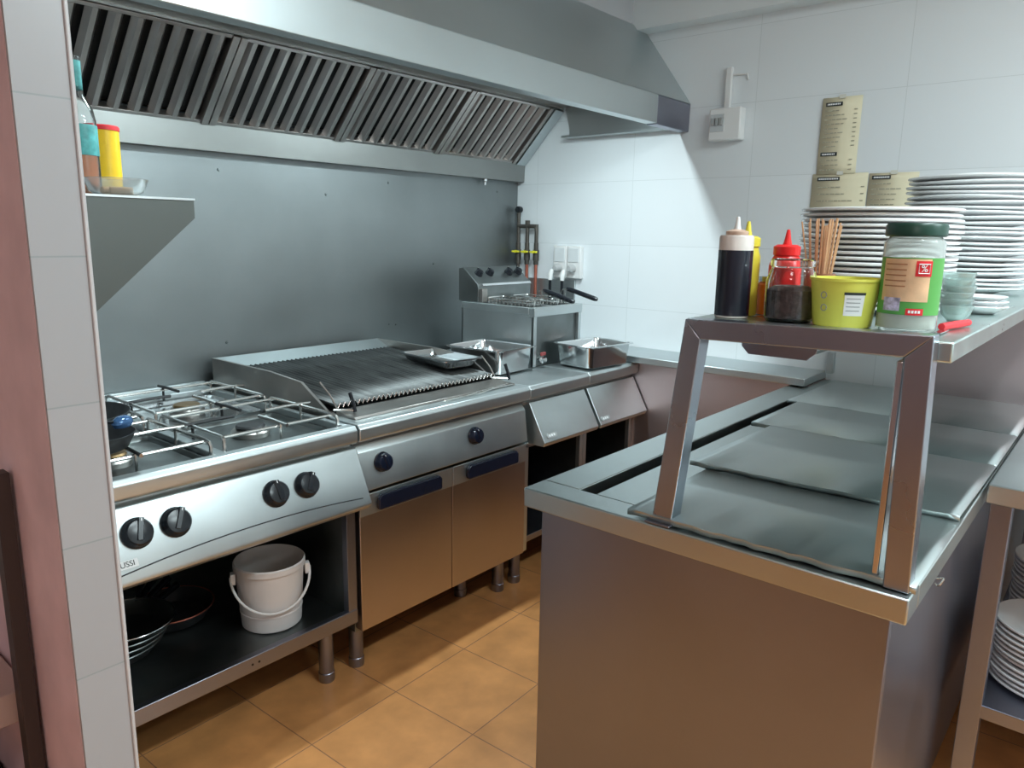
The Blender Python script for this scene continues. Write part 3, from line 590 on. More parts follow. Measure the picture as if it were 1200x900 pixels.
# ------------------------------------------------------------------ gas pipes, sockets, switch box
gpz = thing('gas_pipe_manifold', 'three gas pipes with yellow valve levers in the corner behind the fryer', 'gas pipes', (XW - 0.03, -0.09, 1.3))
xp = XW - 0.035; ys = (-0.045, -0.105, -0.165)
for i, y in enumerate(ys):
    top = 1.44 if i else 1.50
    MB().tube([(xp, y, 0.90), (xp, y, 1.235)], 0.0085, 10).build('copper_pipe', COP if i else PIP, gpz)
    MB().tube([(xp, y, 1.235), (xp, y, 1.255), (xp, y, 1.256), (xp, y, 1.31), (xp, y, 1.311), (xp, y, 1.345), (xp, y, 1.346), (xp, y, top)], [0.013, 0.013, 0.016, 0.016, 0.012, 0.012, 0.010, 0.010], 12).build('valve_body', PIP, gpz)
    v = MB().box(xp - 0.030, xp - 0.016, y - 0.022, y + 0.022, 1.295, 1.305).build('valve_lever', YEL, gpz, 0.002)
    MB().tube([(xp - 0.016, y, 1.30), (xp - 0.034, y, 1.30)], 0.007, 8).build('lever_hub', YEL, v)
MB().tube([(xp, -0.045, 1.43), (xp, -0.150, 1.43), (xp, -0.163, 1.424), (xp, -0.165, 1.41)], 0.011, 10).build('header_pipe', PIP, gpz)
MB().tube([(xp, -0.105, 1.43), (xp, -0.105, 1.46)], 0.013, 8).build('plug_fitting', PIP, gpz)
kk = MB(); kk.m = Matrix.Translation((xp, -0.045, 1.515)) @ Matrix.Rotation(PI / 2, 4, 'Y'); kk.lathe([(0, -0.012), (0.016, -0.012), (0.018, 0), (0.016, 0.014), (0, 0.014)], n=16); kk.build('end_cap', BLK, gpz)
def socket(label, y):
    t = thing('wall_socket', label, 'socket', (XW, y, 1.25), 'wall sockets behind the fryer')
    MB().box(XW - 0.03, XW - 0.001, y - 0.041, y + 0.041, 1.175, 1.335).build('socket_box', WPL, t, 0.004)
    MB().box(XW - 0.034, XW - 0.029, y - 0.032, y + 0.032, 1.255, 1.325).build('cover_flap', mat('clear_cover', (0.7, 0.72, 0.73), 0, 0.2, alpha=1), t, 0.003)
    p = MB(); p.m = Matrix.Translation((XW - 0.034, y, 1.225)) @ Matrix.Rotation(-PI / 2, 4, 'Y'); p.lathe([(0, 0), (0.019, 0), (0.019, 0.03), (0.012, 0.04), (0, 0.04)], n=16); p.build('face_ring', mat('grey_plastic', (0.45, 0.45, 0.45), 0, 0.4), t)
    return t
socket('white wall socket nearest the gas pipes, black plug cable below', -0.315); socket('white wall socket further from the gas pipes, beside its twin', -0.402)
for lb, y in (('black power cable hanging from the socket nearest the gas pipes', -0.300), ('black power cable hanging from the socket further from the gas pipes', -0.375)):
    t = thing('power_cable', lb, 'cable', (1.73, y, 1.1), 'power cables behind the fryer')
    MB().tube([(1.712, y, 1.215), (1.70, y, 1.19), (1.70, y, 1.165)], [0.011, 0.013, 0.011], 10).build('plug', WPL, t)
    MB().tube([(1.70, y, 1.165), (1.70, y, 1.05), (1.698, y, 0.95), (1.69, y, 0.872)], 0.0075, 8).build('cord', BLK, t)
sw = thing('switch_box', 'small white breaker box on the tiled wall right of the hood', 'switch box', (XW, -1.16, 1.86))
MB().box(XW - 0.055, XW - 0.001, -1.235, -1.095, 1.79, 1.92).build('enclosure', WPL, sw, 0.006)
MB().box(XW - 0.058, XW - 0.054, -1.165, -1.105, 1.825, 1.895).build('window_recess', mat('light_grey_plastic', (0.55, 0.57, 0.58), 0, 0.4), sw, 0.001)
for k in range(3): MB().box(XW - 0.068, XW - 0.057, -1.160 + 0.018 * k, -1.147 + 0.018 * k, 1.85, 1.88).build('breaker_switch', GRN, sw, 0.002)
cd_ = MB(); cd_.box(XW - 0.022, XW - 0.001, -1.168, -1.142, 1.922, 2.085); cd_.build('conduit', WPL, sw, 0.003)
MB().tube([(XW - 0.006, -1.17, 2.055), (XW - 0.006, -1.23, 2.052), (XW - 0.006, -1.235, 2.03)], 0.004, 6).build('cable_clip', WPL, sw)

# ------------------------------------------------------------------ paper menus
def menu(name, label, y0, y1, z0, z1, heads, rows, xo):
    t = thing(name, label, 'menu sheet', (XW - xo, (y0 + y1) / 2, z0), 'paper menus on the white wall')
    X = XW - xo
    s = MB(); M_ = 8; vs = []; fs = []
    for i in range(M_ + 1):
        for j in range(2): vs.append((X - 0.002 * math.sin(PI * i / M_), y0 + (y1 - y0) * j, z0 + (z1 - z0) * i / M_))
    for i in range(M_): fs.append((2 * i, 2 * i + 1, 2 * i + 3, 2 * i + 2))
    s.add(vs, fs); so_ = s.build('sheet', PAPER, t); so_.modifiers.new('t', 'SOLIDIFY').thickness = 0.0006
    xt = X - 0.0036
    for hy, hz, hw in heads:
        hb = MB().box(xt - 0.0004, xt, hy - hw, hy, hz - 0.007, hz + 0.007).build('heading_block', INK, t)
        q = MB(); u = hy - 0.006
        while u > hy - hw + 0.008: q.box(xt - 0.0008, xt - 0.0004, u - 0.0045, u, hz - 0.0028, hz + 0.0028); u -= 0.0062
        q.build('heading_print', WLB, hb)
    L_ = MB(); R_ = random.Random(int(z0 * 100))
    for (ly, lz, ex) in rows:
        u = ly; end = ly - (ex - 0.035) * R_.uniform(0.55, 0.9)
        while u > end: wd = R_.uniform(0.008, 0.02); L_.box(xt - 0.0003, xt, u - wd, u, lz - 0.0018, lz + 0.0018); u -= wd + 0.003
        L_.box(xt - 0.0003, xt, ly - ex, ly - ex + 0.012, lz - 0.0018, lz + 0.0018)
    L_.build('menu_lines', FAINT, t, kind='stuff')
    MB().box(X - 0.0045, X - 0.0036, (y0 + y1) / 2 - 0.012, (y0 + y1) / 2 + 0.012, z1 - 0.006, z1 + 0.008).build('tape', mat('clear_tape', (0.7, 0.68, 0.6), 0, 0.3), t)
menu('menu_sheet', 'tall narrow cream menu sheet, uppermost of the three on the white wall', -1.692, -1.546, 1.640, 1.925,
     [(-1.560, 1.900, 0.062), (-1.556, 1.715, 0.062)], [(-1.560, 1.876 - 0.0165 * i, 0.118) for i in range(9)] + [(-1.558, 1.692 - 0.018 * i, 0.118) for i in range(3)], 0.006)
menu('menu_sheet', 'wide cream menu sheet under the tall one, behind the nearer plates', -1.740, -1.532, 1.46, 1.642,
     [(-1.552, 1.622, 0.085)], [(-1.555, 1.59 - 0.026 * i, 0.175) for i in range(5)], 0.003)
menu('menu_sheet', 'cream menu sheet at the right of the three, beside the taller plate stack', -1.915, -1.744, 1.46, 1.638,
     [(-1.755, 1.622, 0.065)], [(-1.757, 1.598 - 0.019 * i, 0.14) for i in range(6)], 0.003)

# ------------------------------------------------------------------ wall shelf on the left wall
ws = thing('wall_shelf', 'small steel wall shelf with triangular end bracket beside the tiled pillar', 'shelf', (XL, -0.8, 1.3))
MB().box(XL + 0.001, -0.505, -0.998, -0.30, 1.444, 1.450).build('shelf_board', ST, ws, 0.001)
for y in (-1.0, -0.302):
    MB().prism([(XL + 0.001, 1.449), (-0.503, 1.449), (-0.503, 1.412), (XL + 0.001, 1.155)], 'y', y, y + 0.003).build('bracket', mat('bracket_steel', (0.13, 0.14, 0.135), 1, 0.5, noise=0.06, nscale=4), ws)
    MB().box(XL + 0.001, -0.502, y - 0.004, y + 0.004, 1.449, 1.4535).build('folded_edge', STX, ws)
bo = thing('glass_bottle', 'clear glass bottle with teal label on the wall shelf', 'bottle', (-0.675, -0.86, 1.45))
c = (-0.668, -0.86, 1.4505)
MB().lathe([(0, 0.0), (0.031, 0), (0.033, 0.004), (0.033, 0.155), (0.028, 0.18), (0.014, 0.205), (0.0125, 0.235), (0.0125, 0.28), (0.010, 0.28), (0.0105, 0.235), (0.012, 0.205), (0.026, 0.178), (0.030, 0.153), (0.030, 0.006), (0, 0.006)], c, 32).build('bottle_glass', GLS, bo)
MB().lathe([(0, 0.007), (0.0295, 0.007), (0.0295, 0.085), (0, 0.085)], c, 28).build('liquid', AMB, bo)
MB().lathe([(0.0334, 0.085), (0.0336, 0.086), (0.0336, 0.145), (0.0334, 0.146)], c, 32).build('label', TEALB, bo)
MB().lathe([(0.0130, 0.215), (0.0132, 0.216), (0.0132, 0.272), (0.0130, 0.272)], c, 24).build('neck_label', TEALB, bo)
cn = thing('canister', 'tall yellow canister with red lid on the wall shelf behind the bowl', 'canister', (-0.56, -0.70, 1.45))
c = (-0.560, -0.70, 1.4505)
MB().lathe([(0, 0), (0.036, 0), (0.036, 0.158), (0, 0.158)], c, 32).build('canister_body', YCAN, cn, 0.001)
MB().lathe([(0, 0.158), (0.0375, 0.158), (0.0375, 0.166), (0.035, 0.169), (0, 0.169)], c, 32).build('lid', RLB, cn)
bw = thing('metal_bowl', 'small shiny bowl of wooden pieces on the wall shelf', 'bowl', (-0.625, -0.90, 1.45))
c = (-0.635, -0.935, 1.4505)
MB().lathe([(0, 0), (0.032, 0), (0.052, 0.012), (0.062, 0.037), (0.0605, 0.038), (0.050, 0.014), (0.031, 0.003), (0, 0.003)], c, 36).build('bowl_body', mat('bowl_glass', (0.9, 0.92, 0.92), 0.0, 0.05, trans=0.85, ior=1.4), bw)
for i, (a, b_) in enumerate((((-0.655, -0.952, 1.463), (-0.613, -0.958, 1.463)), ((-0.66, -0.925, 1.463), (-0.618, -0.922, 1.463)))):
    q = MB().tube([a, b_], 0.0085, 12).build('wooden_cork', CORK, None, 0.001, origin=a); tag(q, ['pale wooden cork lying at the front of the bowl', 'pale wooden cork lying at the back of the bowl'][i], 'cork', 'wooden corks in the bowl')

# ------------------------------------------------------------------ service counter
K = 0.83
ct = thing('service_counter', 'long stainless service counter with welded near-end frame', 'counter', (0.85, -1.98, 0))
cx0, cx1, cy0, cy1 = -0.078, XW - 0.008, -2.382, -1.592
t = MB(); t.box(cx0, cx0 + 0.075, cy0, cy1, 0.785, K); t.box(cx0 + 0.075, cx1, cy1 - 0.10, cy1, 0.785, K); t.box(cx0 + 0.075, cx1, cy0, cy0 + 0.05, 0.785, K); t.box(cx1 - 0.10, cx1, cy0 + 0.05, cy1 - 0.10, 0.785, K)
t.build('top_rim', STT, ct, 0.003)
MB().box(cx0 + 0.07, cx1 - 0.09, cy0 + 0.045, cy1 - 0.095, 0.770, 0.778).build('well_floor', STD, ct)
MB().box(cx0 + 0.10, cx1 - 0.11, cy0 + 0.06, cy1 - 0.128, 0.812, 0.819).build('inner_tray', STT, ct, 0.002)
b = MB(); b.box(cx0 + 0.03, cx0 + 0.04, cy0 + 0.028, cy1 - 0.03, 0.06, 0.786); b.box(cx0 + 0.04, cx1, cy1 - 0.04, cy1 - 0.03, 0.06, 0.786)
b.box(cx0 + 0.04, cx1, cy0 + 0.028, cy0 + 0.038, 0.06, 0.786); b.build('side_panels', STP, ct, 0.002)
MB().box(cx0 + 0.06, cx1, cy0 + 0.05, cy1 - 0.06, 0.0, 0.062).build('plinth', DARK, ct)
# welded guard frame
g = MB(); fx = -0.041; w_ = 0.045
def bar(m_, p, q, hw, hd):   # rectangular bar in plane of the end frame: width along y/z, depth along x
    p = Vector(p); q = Vector(q); d = (q - p).normalized(); s = Vector((1, 0, 0)); u = d.cross(s).normalized()
    loop = lambda c: [c + u * hw - s * hd, c + u * hw + s * hd, c - u * hw + s * hd, c - u * hw - s * hd]
    m_.loft([loop(p), loop(q)])
TL, TR = Vector((fx, -1.95, 1.238)), Vector((fx, -2.368, 1.243))
def mitre(m_):
    o = [(-1.908, 0.832), (-1.954, 1.241), (-2.366, 1.250), (-2.377, 0.832)]; i = [(-1.950, 0.832), (-1.987, 1.206), (-2.328, 1.213), (-2.338, 0.832)]
    hd = 0.02
    for k in range(3):
        vs = [];
        for x in (fx - hd, fx + hd):
            vs += [(x, *o[k]), (x, *o[k + 1]), (x, *i[k + 1]), (x, *i[k])]
        m_.add(vs, [(0, 1, 2, 3), (7, 6, 5, 4), (0, 4, 5, 1), (1, 5, 6, 2), (2, 6, 7, 3), (3, 7, 4, 0)])
mitre(g); g.build('guard_frame', mat('frame_steel', (0.40, 0.43, 0.49), 1, 0.28, noise=0.06, nscale=5, rvar=0.06), ct, 0.002)
MB().box(fx - 0.035, fx + 0.03, -1.955, -1.90, 0.831, 0.835).build('foot_plate', STP, ct, 0.001)
MB().box(fx - 0.010, fx + 0.03, -2.327, -2.316, 0.846, 1.205).build('inner_strip', STX, ct, 0.002)
# shelf carried by the frame
sh = MB().box(-0.018, XW - 0.008, -2.386, -1.935, 1.205, 1.238).build('plate_shelf', mat('shelf_steel', (0.58, 0.68, 0.66), 1, 0.3, noise=0.08, nscale=12, rvar=0.08), None, 0.003, origin=(0.9, -2.16, 1.205))
tag(sh, 'long steel shelf above the counter, loaded with plates and sauces', 'shelf')
hk = MB().tube([(0.115, -2.388, 0.800), (0.105, -2.40, 0.808), (0.09, -2.402, 0.812), (0.082, -2.398, 0.803), (0.09, -2.394, 0.797), (0.105, -2.388, 0.794)], 0.0016, 6).build('wire_hook', WIRE, ct)
# heat lamp under the shelf
hp = thing('heat_lamp', 'heat lamp housing hanging under the shelf, pinkish steel end plate', 'heat lamp', (0.3, -2.16, 1.2))
pr = [(-2.005, 1.204), (-2.010, 1.182), (-2.024, 1.168), (-2.137, 1.168), (-2.152, 1.182), (-2.158, 1.204)]
MB().prism(pr, 'x', 0.075, 0.079).build('end_plate', STP, hp, 0.001)
MB().prism([(-2.010, 1.204), (-2.015, 1.184), (-2.028, 1.172), (-2.132, 1.172), (-2.147, 1.184), (-2.152, 1.204)], 'x', 0.079, 0.55).build('housing', STD, hp, 0.001)

# lids
def lid(label, x0, x1, ya, yb, z, tilt=0.0, seed=0, shift=0.0):
    R_ = random.Random(seed); t = thing('counter_lid', label, 'lid', ((x0 + x1) / 2, (ya + yb) / 2, z), 'steel lids on the service counter')
    n = 26; vs = []; fs = []; wob = [R_.uniform(-0.0012, 0.0012) for _ in range(n + 1)]
    top = lambda f: z + tilt * f
    rows_ = [(0.0, -0.010), (0.0, 0.0), (0.006, 0.0008), (0.5, 0.0), (1.0, 0.0)]
    for k, (fx_, dz) in enumerate(rows_):
        for i in range(n + 1):
            y = ya + (yb - ya) * i / n; xx = x0 + (x1 - x0) * fx_ + shift * i / n
            vs.append((xx + (wob[i] if k < 3 else 0), y, top(fx_) + dz + (wob[i] if k < 2 else 0.0)))
    for k in range(len(rows_) - 1):
        for i in range(n): fs.append((k * (n + 1) + i, k * (n + 1) + i + 1, (k + 1) * (n + 1) + i + 1, (k + 1) * (n + 1) + i))
    m_ = MB(); m_.add(vs, fs); o = m_.build('lid_sheet', STT, t); sd_ = o.modifiers.new('t', 'SOLIDIFY'); sd_.thickness = 0.002; sd_.offset = 0
    return t
LID = [('front steel lid on the counter, lying between the two frame legs', -0.066, 0.33, -1.856, -2.386, 0.844, 0.0, 1, 0.012),
       ('second steel lid from the near end, its bent edge overlapping the front lid', 0.289, 0.80, -1.813, -2.383, 0.8555, -0.008, 2, 0.03),
       ('third steel lid from the near end of the counter', 0.802, 1.19, -1.755, -2.383, 0.8480, -0.001, 3, 0.0),
       ('farthest steel lid on the counter, against the tiled wall', 1.192, 1.70, -1.72, -2.383, 0.8475, -0.002, 4, 0.0)]
for l in LID: lid(*l)

# ------------------------------------------------------------------ plates
def plate_mb(r, h, wav=0.0, seed=0, th=0.006):
    R_ = random.Random(seed); m_ = MB()
    prof = [(0, 0.002), (r * 0.52, 0.002), (r * 0.54, 0.0), (r * 0.58, 0.001), (r * 0.66, h * 0.30), (r * 0.975, h * 0.80 - th * 0.4), (r * 0.995, h - th * 0.9), (r, h - th * 0.3), (r * 0.992, h), (r * 0.975, h), (r * 0.68, h * 0.42), (r * 0.58, 0.0055), (0, 0.0055)]
    n = 56; m_.lathe(prof, (0, 0, 0), n)
    if wav:
        ph = R_.uniform(0, 6.28)
        for v in m_.v:
            rr = math.hypot(v.x, v.y) / r
            if rr > 0.6: v.z += wav * (rr - 0.6) / 0.4 * math.sin(2 * math.atan2(v.y, v.x) + ph)
    return m_
def stack(n, cx, cy, z0, r, h, pitch, group, labf, jit=0.004, wav=0.0):
    ps_ = [plate_mb(r, h, wav, s).build('plate', CER, None, angle=60) for s in range(3 if wav else 1)]
    R_ = random.Random(n)
    for i in range(n):
        o = ps_[i] if i < len(ps_) else ps_[i % len(ps_)].copy()
        if i >= len(ps_): C.objects.link(o)
        o.location = (cx + R_.uniform(-jit, jit), cy + R_.uniform(-jit, jit), z0 + i * pitch)
        o.rotation_euler = (0, 0, R_.uniform(0, 6.28)); tag(o, labf(i, n), 'plate', group)
def ordw(i): return ['first', 'second', 'third', 'fourth', 'fifth', 'sixth', 'seventh', 'eighth', 'ninth', 'tenth', 'eleventh', 'twelfth', 'thirteenth', 'fourteenth', 'fifteenth', 'sixteenth', 'seventeenth', 'eighteenth', 'nineteenth', 'twentieth', 'twenty-first', 'twenty-second', 'twenty-third', 'twenty-fourth', 'twenty-fifth', 'twenty-sixth'][i]
def mk(where):
    def f(i, n):
        if i == n - 1: return 'white dinner plate, topmost of ' + where
        if i == 0: return 'white dinner plate at the very bottom of ' + where
        return 'white dinner plate, %s from the top in %s' % (ordw(n - 1 - i), where)
    return f
SZ = 1.2385
stack(19, 0.448, -2.140, SZ, 0.159, 0.019, 0.0110, 'nearer plate stack on the shelf', mk('the nearer stack behind the sauce jars'))
stack(23, 1.30, -2.165, SZ, 0.170, 0.023, 0.0143, 'farther plate stack on the shelf', mk('the taller farther stack on the shelf'), 0.004, 0.0022)

# ------------------------------------------------------------------ sauces and jars on the shelf
def at(x, y): return (x, y, SZ + 0.0005)
c = at(0.060, -1.990)
t = thing('squeeze_bottle', 'clear squeeze bottle of dark sauce, leftmost on the shelf', 'squeeze bottle', c, 'squeeze bottles on the shelf')
MB().lathe([(0, 0), (0.0305, 0), (0.032, 0.003), (0.032, 0.152), (0.030, 0.156), (0.028, 0.154), (0.030, 0.15), (0.030, 0.118), (0.0, 0.118)], c, 36).build('bottle_shell', mat('milky_plastic', (0.66, 0.60, 0.56), 0, 0.3), t)
MB().lathe([(0.0323, 0.004), (0.0325, 0.005), (0.0325, 0.127), (0.0323, 0.128)], c, 36).build('sauce_fill', SAUCE, t)
MB().lathe([(0, 0.154), (0.020, 0.154), (0.021, 0.157), (0.021, 0.163), (0.010, 0.167), (0, 0.167)], c, 28).build('cap', mat('tan_cap', (0.62, 0.42, 0.32), 0, 0.4), t)
MB().lathe([(0.007, 0.166), (0.005, 0.176), (0.003, 0.190), (0, 0.191)], c, 16).build('nozzle', WPL, t)
def squeeze(c, r, h, m, label, neck=0.022):
    t = thing('squeeze_bottle', label, 'squeeze bottle', c, 'squeeze bottles on the shelf')
    MB().lathe([(0, 0), (r - 0.002, 0), (r, 0.003), (r, h - 0.02), (r - 0.004, h - 0.008), (neck, h), (0, h)], c, 32).build('bottle_body', m, t)
    MB().lathe([(0, h), (neck + 0.003, h), (neck + 0.003, h + 0.016), (neck - 0.004, h + 0.02), (0, h + 0.02)], c, 28).build('cap', m, t)
    MB().lathe([(0.009, h + 0.018), (0.006, h + 0.03), (0.003, h + 0.048), (0, h + 0.049)], c, 16).build('nozzle', m, t)
squeeze(at(0.118, -1.987), 0.027, 0.135, YSQ, 'yellow squeeze bottle half behind the dark sauce bottle')
squeeze(at(0.130, -2.062), 0.031, 0.120, RSQ, 'red squeeze bottle between the yellow bottle and the spice jar', 0.022)
c = at(0.175, -2.018)
t = thing('sauce_jar', 'small jar of orange sauce with a metal lid, behind the red bottle', 'jar', c)
MB().lathe([(0, 0), (0.024, 0), (0.025, 0.003), (0.025, 0.060), (0.020, 0.066), (0, 0.066)], c, 28).build('jar_body', ORG, t)
MB().lathe([(0, 0.066), (0.023, 0.066), (0.023, 0.076), (0, 0.077)], c, 28).build('lid', STX, t)
# skewers
c = at(0.275, -2.035 - 0.0)
cc = (0.205, -2.105)
t = thing('skewer_pot', 'pot holding wooden skewers behind the red bottle', 'pot', (cc[0], cc[1], SZ))
MB().lathe([(0, 0), (0.026, 0), (0.028, 0.085), (0.0265, 0.085), (0.0245, 0.003), (0, 0.003)], (cc[0], cc[1], SZ + 0.0005), 28).build('pot_body', mat('brown_pot', (0.30, 0.12, 0.08), 0, 0.3), t)
R_ = random.Random(3); sk = None
for i in range(26):
    a = R_.uniform(0, 6.28); rr = 0.020 * math.sqrt(R_.random()); s_ = 1.3
    b_ = Vector((cc[0] + rr * 0.6 * math.cos(a), cc[1] + rr * 0.6 * math.sin(a), SZ + 0.006)); e = Vector((cc[0] + rr * s_ * 1.15 * math.cos(a), cc[1] + rr * s_ * 1.25 * math.sin(a), SZ + 0.185 + R_.uniform(-0.008, 0.008)))
    if i == 0: e = Vector((cc[0] - 0.01, cc[1] + 0.042, SZ + 0.185))
    o = MB().tube([b_, e], 0.0016, 5).build('wooden_skewer', WOOD, None, origin=tuple(b_)); tag(o, 'thin wooden skewer standing in the pot behind the red bottle' if i else 'thin wooden skewer leaning furthest left out of the pot', 'skewer', 'wooden skewers in the pot' if i else None)
# spice jar
c = at(0.070, -2.098)
t = thing('spice_jar', 'open glass jar half full of dark spice, between the red bottle and yellow tub', 'jar', c)
MB().lathe([(0, 0), (0.040, 0), (0.0445, 0.005), (0.0455, 0.075), (0.040, 0.092), (0.037, 0.096), (0.037, 0.100), (0.0395, 0.102), (0.0395, 0.112), (0.037, 0.115), (0.035, 0.113), (0.035, 0.097), (0.037, 0.091), (0.0425, 0.074), (0.0415, 0.007), (0.037, 0.004), (0, 0.004)], c, 44).build('jar_glass', GLS, t)
MB().lathe([(0, 0.0045), (0.036, 0.005), (0.041, 0.008), (0.0422, 0.058), (0.03, 0.066), (0.015, 0.062), (0, 0.064)], c, 36).build('spice', SPI, t)
# yellow tub
c = at(0.080, -2.190)
t = thing('plastic_tub', 'yellow plastic tub with a small white sticker, beside the spice jar', 'tub', c)
MB().lathe([(0, 0), (0.047, 0), (0.049, 0.003), (0.0585, 0.080), (0.0605, 0.081), (0.0605, 0.085), (0.057, 0.085), (0.0475, 0.006), (0, 0.005)], c, 44).build('tub_body', YTB, t)
def patch(c, r0, r1, z0, z1, a0, a1, n=10, off=0.0006):
    m_ = MB(); vs = []; fs = []
    for i in range(n + 1):
        a = a0 + (a1 - a0) * i / n
        for z, r in ((z0, r0), (z1, r1)): vs.append((c[0] + (r + off) * math.cos(a), c[1] + (r + off) * math.sin(a), c[2] + z))
    for i in range(n): fs.append((2 * i, 2 * i + 2, 2 * i + 3, 2 * i + 1))
    return m_.add(vs, fs)
cam_a = lambda c: math.atan2(CAMP[1] - c[1], CAMP[0] - c[0])    # bearing of the aisle side of each jar
ca = cam_a(c); rt = lambda z: 0.049 + (0.0585 - 0.049) * z / 0.08
pt_ = patch(c, rt(0.022), rt(0.060), 0.022, 0.060, ca + 0.02, ca + 0.62); po = pt_.build('sticker', WLB, t)
patch(c, rt(0.058), rt(0.062), 0.058, 0.0625, ca + 0.0, ca + 0.64, off=0.001).build('sticker_edge', INK, po)
for k in range(4): patch(c, rt(0.03 + 0.007 * k), rt(0.032 + 0.007 * k), 0.03 + 0.007 * k, 0.0315 + 0.007 * k, ca + 0.08, ca + 0.5, off=0.001).build('sticker_line', GRN, po)
for z in (0.034, 0.056):
    a = ca - 0.62; n_ = Vector((math.cos(a), math.sin(a), 0)); m_ = MB(); m_.tube([Vector((c[0], c[1], c[2] + z)) + n_ * (rt(z) + 0.0005) + 0.0055 * (math.cos(q) * Vector((-n_.y, n_.x, 0)) + math.sin(q) * Vector((0, 0, 1))) for q in [2 * PI * i / 14 for i in range(14)]], 0.0008, 5, closed=True); m_.build('round_mark', GRN, t)
# large jar with green lid
c = at(0.090, -2.292)
t = thing('large_spice_jar', 'tall clear jar of white powder with dark green lid and printed label', 'jar', c)
R = 0.047
MB().lathe([(0, 0), (R - 0.003, 0), (R, 0.004), (R, 0.148), (R - 0.006, 0.156), (R - 0.009, 0.160), (R - 0.009, 0.168), (R - 0.011, 0.168), (R - 0.011, 0.159), (R - 0.008, 0.154), (R - 0.002, 0.146), (R - 0.002, 0.006), (0, 0.006)], c, 48).build('jar_body', mat('jar_plastic', (0.86, 0.90, 0.88), 0, 0.12, trans=0.85, ior=1.2), t)
MB().lathe([(0, 0.0065), (R - 0.003, 0.0065), (R - 0.003, 0.118), (0, 0.126)], c, 40).build('powder', POWD, t)
MB().lathe([(0, 0.158), (R - 0.002, 0.158), (R, 0.160), (R, 0.176), (R - 0.003, 0.180), (0, 0.181)], c, 48).build('lid', GLD, t)
ca = cam_a(c)
lb = patch(c, R, R, 0.030, 0.124, ca - 1.35, ca + 1.35, 30).build('label', GLB, t)
patch(c, R, R, 0.052, 0.122, ca - 1.0, ca + 0.62, 20, 0.0011).build('label_picture', OLB, lb)
patch(c, R, R, 0.036, 0.058, ca - 0.85, ca - 0.25, 10, 0.0015).build('label_block', mat('lilac_print', (0.5, 0.45, 0.6), 0, 0.5, noise=0.5, nscale=120), lb)
lg_ = patch(c, R, R, 0.094, 0.119, ca + 0.12, ca + 0.64, 8, 0.0018).build('logo', RLB, lb)
a = ca + 0.38; n_ = Vector((math.cos(a), math.sin(a), 0)); tx = Vector((-n_.y, n_.x, 0))
cp = Vector((c[0], c[1], c[2] + 0.1065)) + n_ * (R + 0.0022)
q = MB(); q.tube([cp + tx * u + Vector((0, 0, v)) for u, v in ((-0.0085, -0.0075), (0.0085, -0.0075), (0.0085, 0.0075), (-0.0085, 0.0075))], 0.0009, 4, closed=True); q.build('logo_outline', WLB, lg_)
text('logo_sign', '%', 0.016, frame(cp + n_ * 0.0004, tx, (0, 0, 1)), WLB, lg_)
patch(c, R, R, 0.030, 0.041, ca - 0.05, ca + 0.5, 8, 0.0018).build('red_banner', RLB, lb)
for k in range(4): patch(c, R, R, 0.0335, 0.038, ca + 0.03 + 0.1 * k, ca + 0.10 + 0.1 * k, 2, 0.0024).build('banner_print', WLB, lb)
for k in range(5): patch(c, R, R, 0.112 - 0.009 * k, 0.114 - 0.009 * k, ca - 0.9, ca - 0.15, 8, 0.0015).build('label_line', mat('brown_print', (0.45, 0.2, 0.1), 0, 0.6), lb)
# red knife handle
kn_ = thing('knife', 'knife with a red handle lying on the shelf right of the tall jar', 'knife', (0.2, -2.36, SZ))
MB().tube([(0.130, -2.340, SZ + 0.0075), (0.19, -2.352, SZ + 0.0075), (0.245, -2.362, SZ + 0.0075)], [0.006, 0.007, 0.006], 12).build('handle', RLB, kn_)
MB().box(0.06, 0.131, -2.352, -2.341, SZ + 0.0015, SZ + 0.0035).build('blade', STX, kn_)
# glass bowls and small dishes
gb = MB(); prof = [(0, 0), (0.014, 0), (0.025, 0.012), (0.030, 0.030), (0.0288, 0.031), (0.023, 0.014), (0.013, 0.003), (0, 0.003)]
gb.lathe(prof, (0, 0, 0), 28); b0 = gb.build('glass_bowl', mat('pressed_glass', (0.78, 0.90, 0.88), 0, 0.06, trans=0.75, ior=1.45), None)
for i in range(6):
    o = b0 if i == 0 else b0.copy()
    if i: C.objects.link(o)
    o.location = (0.335 + 0.002 * (i % 2), -2.325 + 0.0015 * (i % 3), SZ + 0.0005 + 0.0125 * i)
    tag(o, ['lowest small glass bowl of the stack right of the tall jar', 'second glass bowl up in the stack right of the tall jar', 'third glass bowl up in the stack right of the tall jar', 'fourth glass bowl up in the stack right of the tall jar', 'fifth glass bowl up in the stack right of the tall jar', 'topmost small glass bowl of the stack right of the tall jar'][i], 'bowl', 'glass bowls on the shelf')
# shift the bowls clear of the plates
sdm = MB().lathe([(0, 0), (0.022, 0), (0.042, 0.012), (0.048, 0.016), (0.047, 0.018), (0.040, 0.015), (0.02, 0.004), (0, 0.004)], (0, 0, 0), 32).build('small_dish', CER, None)
for i in range(3):
    o = sdm if i == 0 else sdm.copy()
    if i: C.objects.link(o)
    o.location = ((0.56, -2.338, SZ + 0.0005), (0.563, -2.336, SZ + 0.011), (0.56, -2.334, SZ + 0.0215))[i]
    tag(o, ['lowest of the small white dishes at the shelf edge', 'middle one of the small white dishes at the shelf edge', 'top one of the small white dishes at the shelf edge'][i], 'dish', 'small white dishes on the shelf')

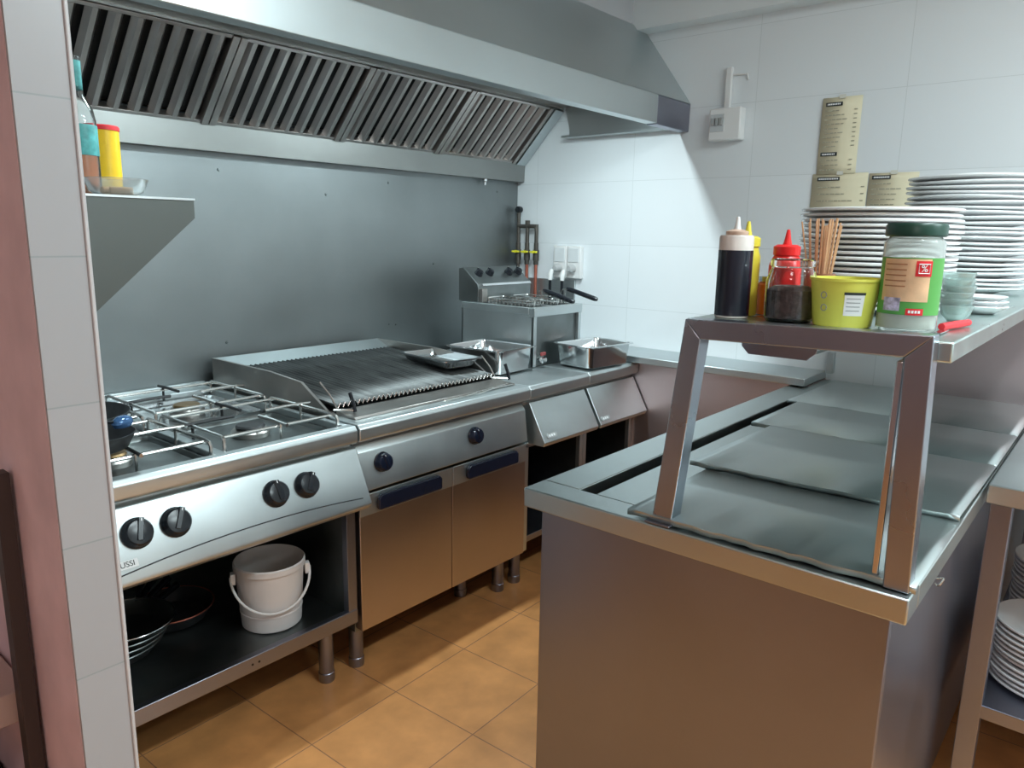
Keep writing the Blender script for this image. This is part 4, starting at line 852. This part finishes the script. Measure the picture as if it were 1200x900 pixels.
# ------------------------------------------------------------------ side table on the right
st = thing('side_table', 'steel side table with an under-shelf, right of the service counter', 'table', (1.2, -2.78, 0))
tx0, tx1, ty0, ty1 = 0.617, 1.75, -3.15, -2.390
MB().box(tx0, tx1, ty0, ty1, 0.805, 0.85).build('tabletop', ST, st, 0.003)
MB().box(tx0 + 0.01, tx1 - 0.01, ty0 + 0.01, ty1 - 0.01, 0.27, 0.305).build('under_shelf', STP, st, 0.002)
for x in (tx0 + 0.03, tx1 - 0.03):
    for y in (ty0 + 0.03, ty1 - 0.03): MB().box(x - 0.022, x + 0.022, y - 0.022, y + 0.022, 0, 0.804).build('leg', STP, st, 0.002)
stack(12, 0.835, -2.557, 0.3055, 0.135, 0.018, 0.0135, 'plates on the side table shelf', mk('the stack under the side table'), 0.003)
stack(16, 1.16, -2.557, 0.3055, 0.135, 0.018, 0.0135, 'rear plates on the side table shelf', mk('the rear stack under the side table'), 0.003)
wr = thing('wire_rack', 'black wire rack standing on the side table', 'rack', (1.3, -2.52, 0.85))
m_ = MB(); m_.tube([(1.10, -2.47, 0.856), (1.60, -2.47, 0.856), (1.60, -2.47, 0.93), (1.10, -2.47, 0.93)], 0.004, 6, closed=True); m_.tube([(1.10, -2.75, 0.856), (1.60, -2.75, 0.856), (1.60, -2.75, 0.93), (1.10, -2.75, 0.93)], 0.004, 6, closed=True)
m_.build('frame', BLK, wr)
m_ = MB()
for k in range(12): x = 1.10 + 0.5 * k / 11; m_.tube([(x, -2.47, 0.93), (x, -2.47, 0.856), (x, -2.75, 0.856), (x, -2.75, 0.93)], 0.0022, 5)
m_.build('grid_wires', WIRE, wr)

# ------------------------------------------------------------------ rack left of the pillar
rk = thing('storage_rack', 'dark storage rack standing against the pink wall at the far left', 'rack', (-1.0, -0.7, 0))
for y in (-0.965, -0.30): MB().box(-0.925, -0.897, y - 0.018, y + 0.018, 0, 0.925).build('post', mat('dark_painted_steel', (0.06, 0.045, 0.045), 0.2, 0.5), rk, 0.002)
MB().box(-1.16, -0.898, -0.94, -0.26, 0.38, 0.45).build('shelf_board', mat('pinkish_board', (0.50, 0.36, 0.33), 0, 0.6), rk, 0.003)
MB().box(-1.16, -0.898, -0.94, -0.26, 0.06, 0.10).build('lower_board', DARK, rk, 0.003)
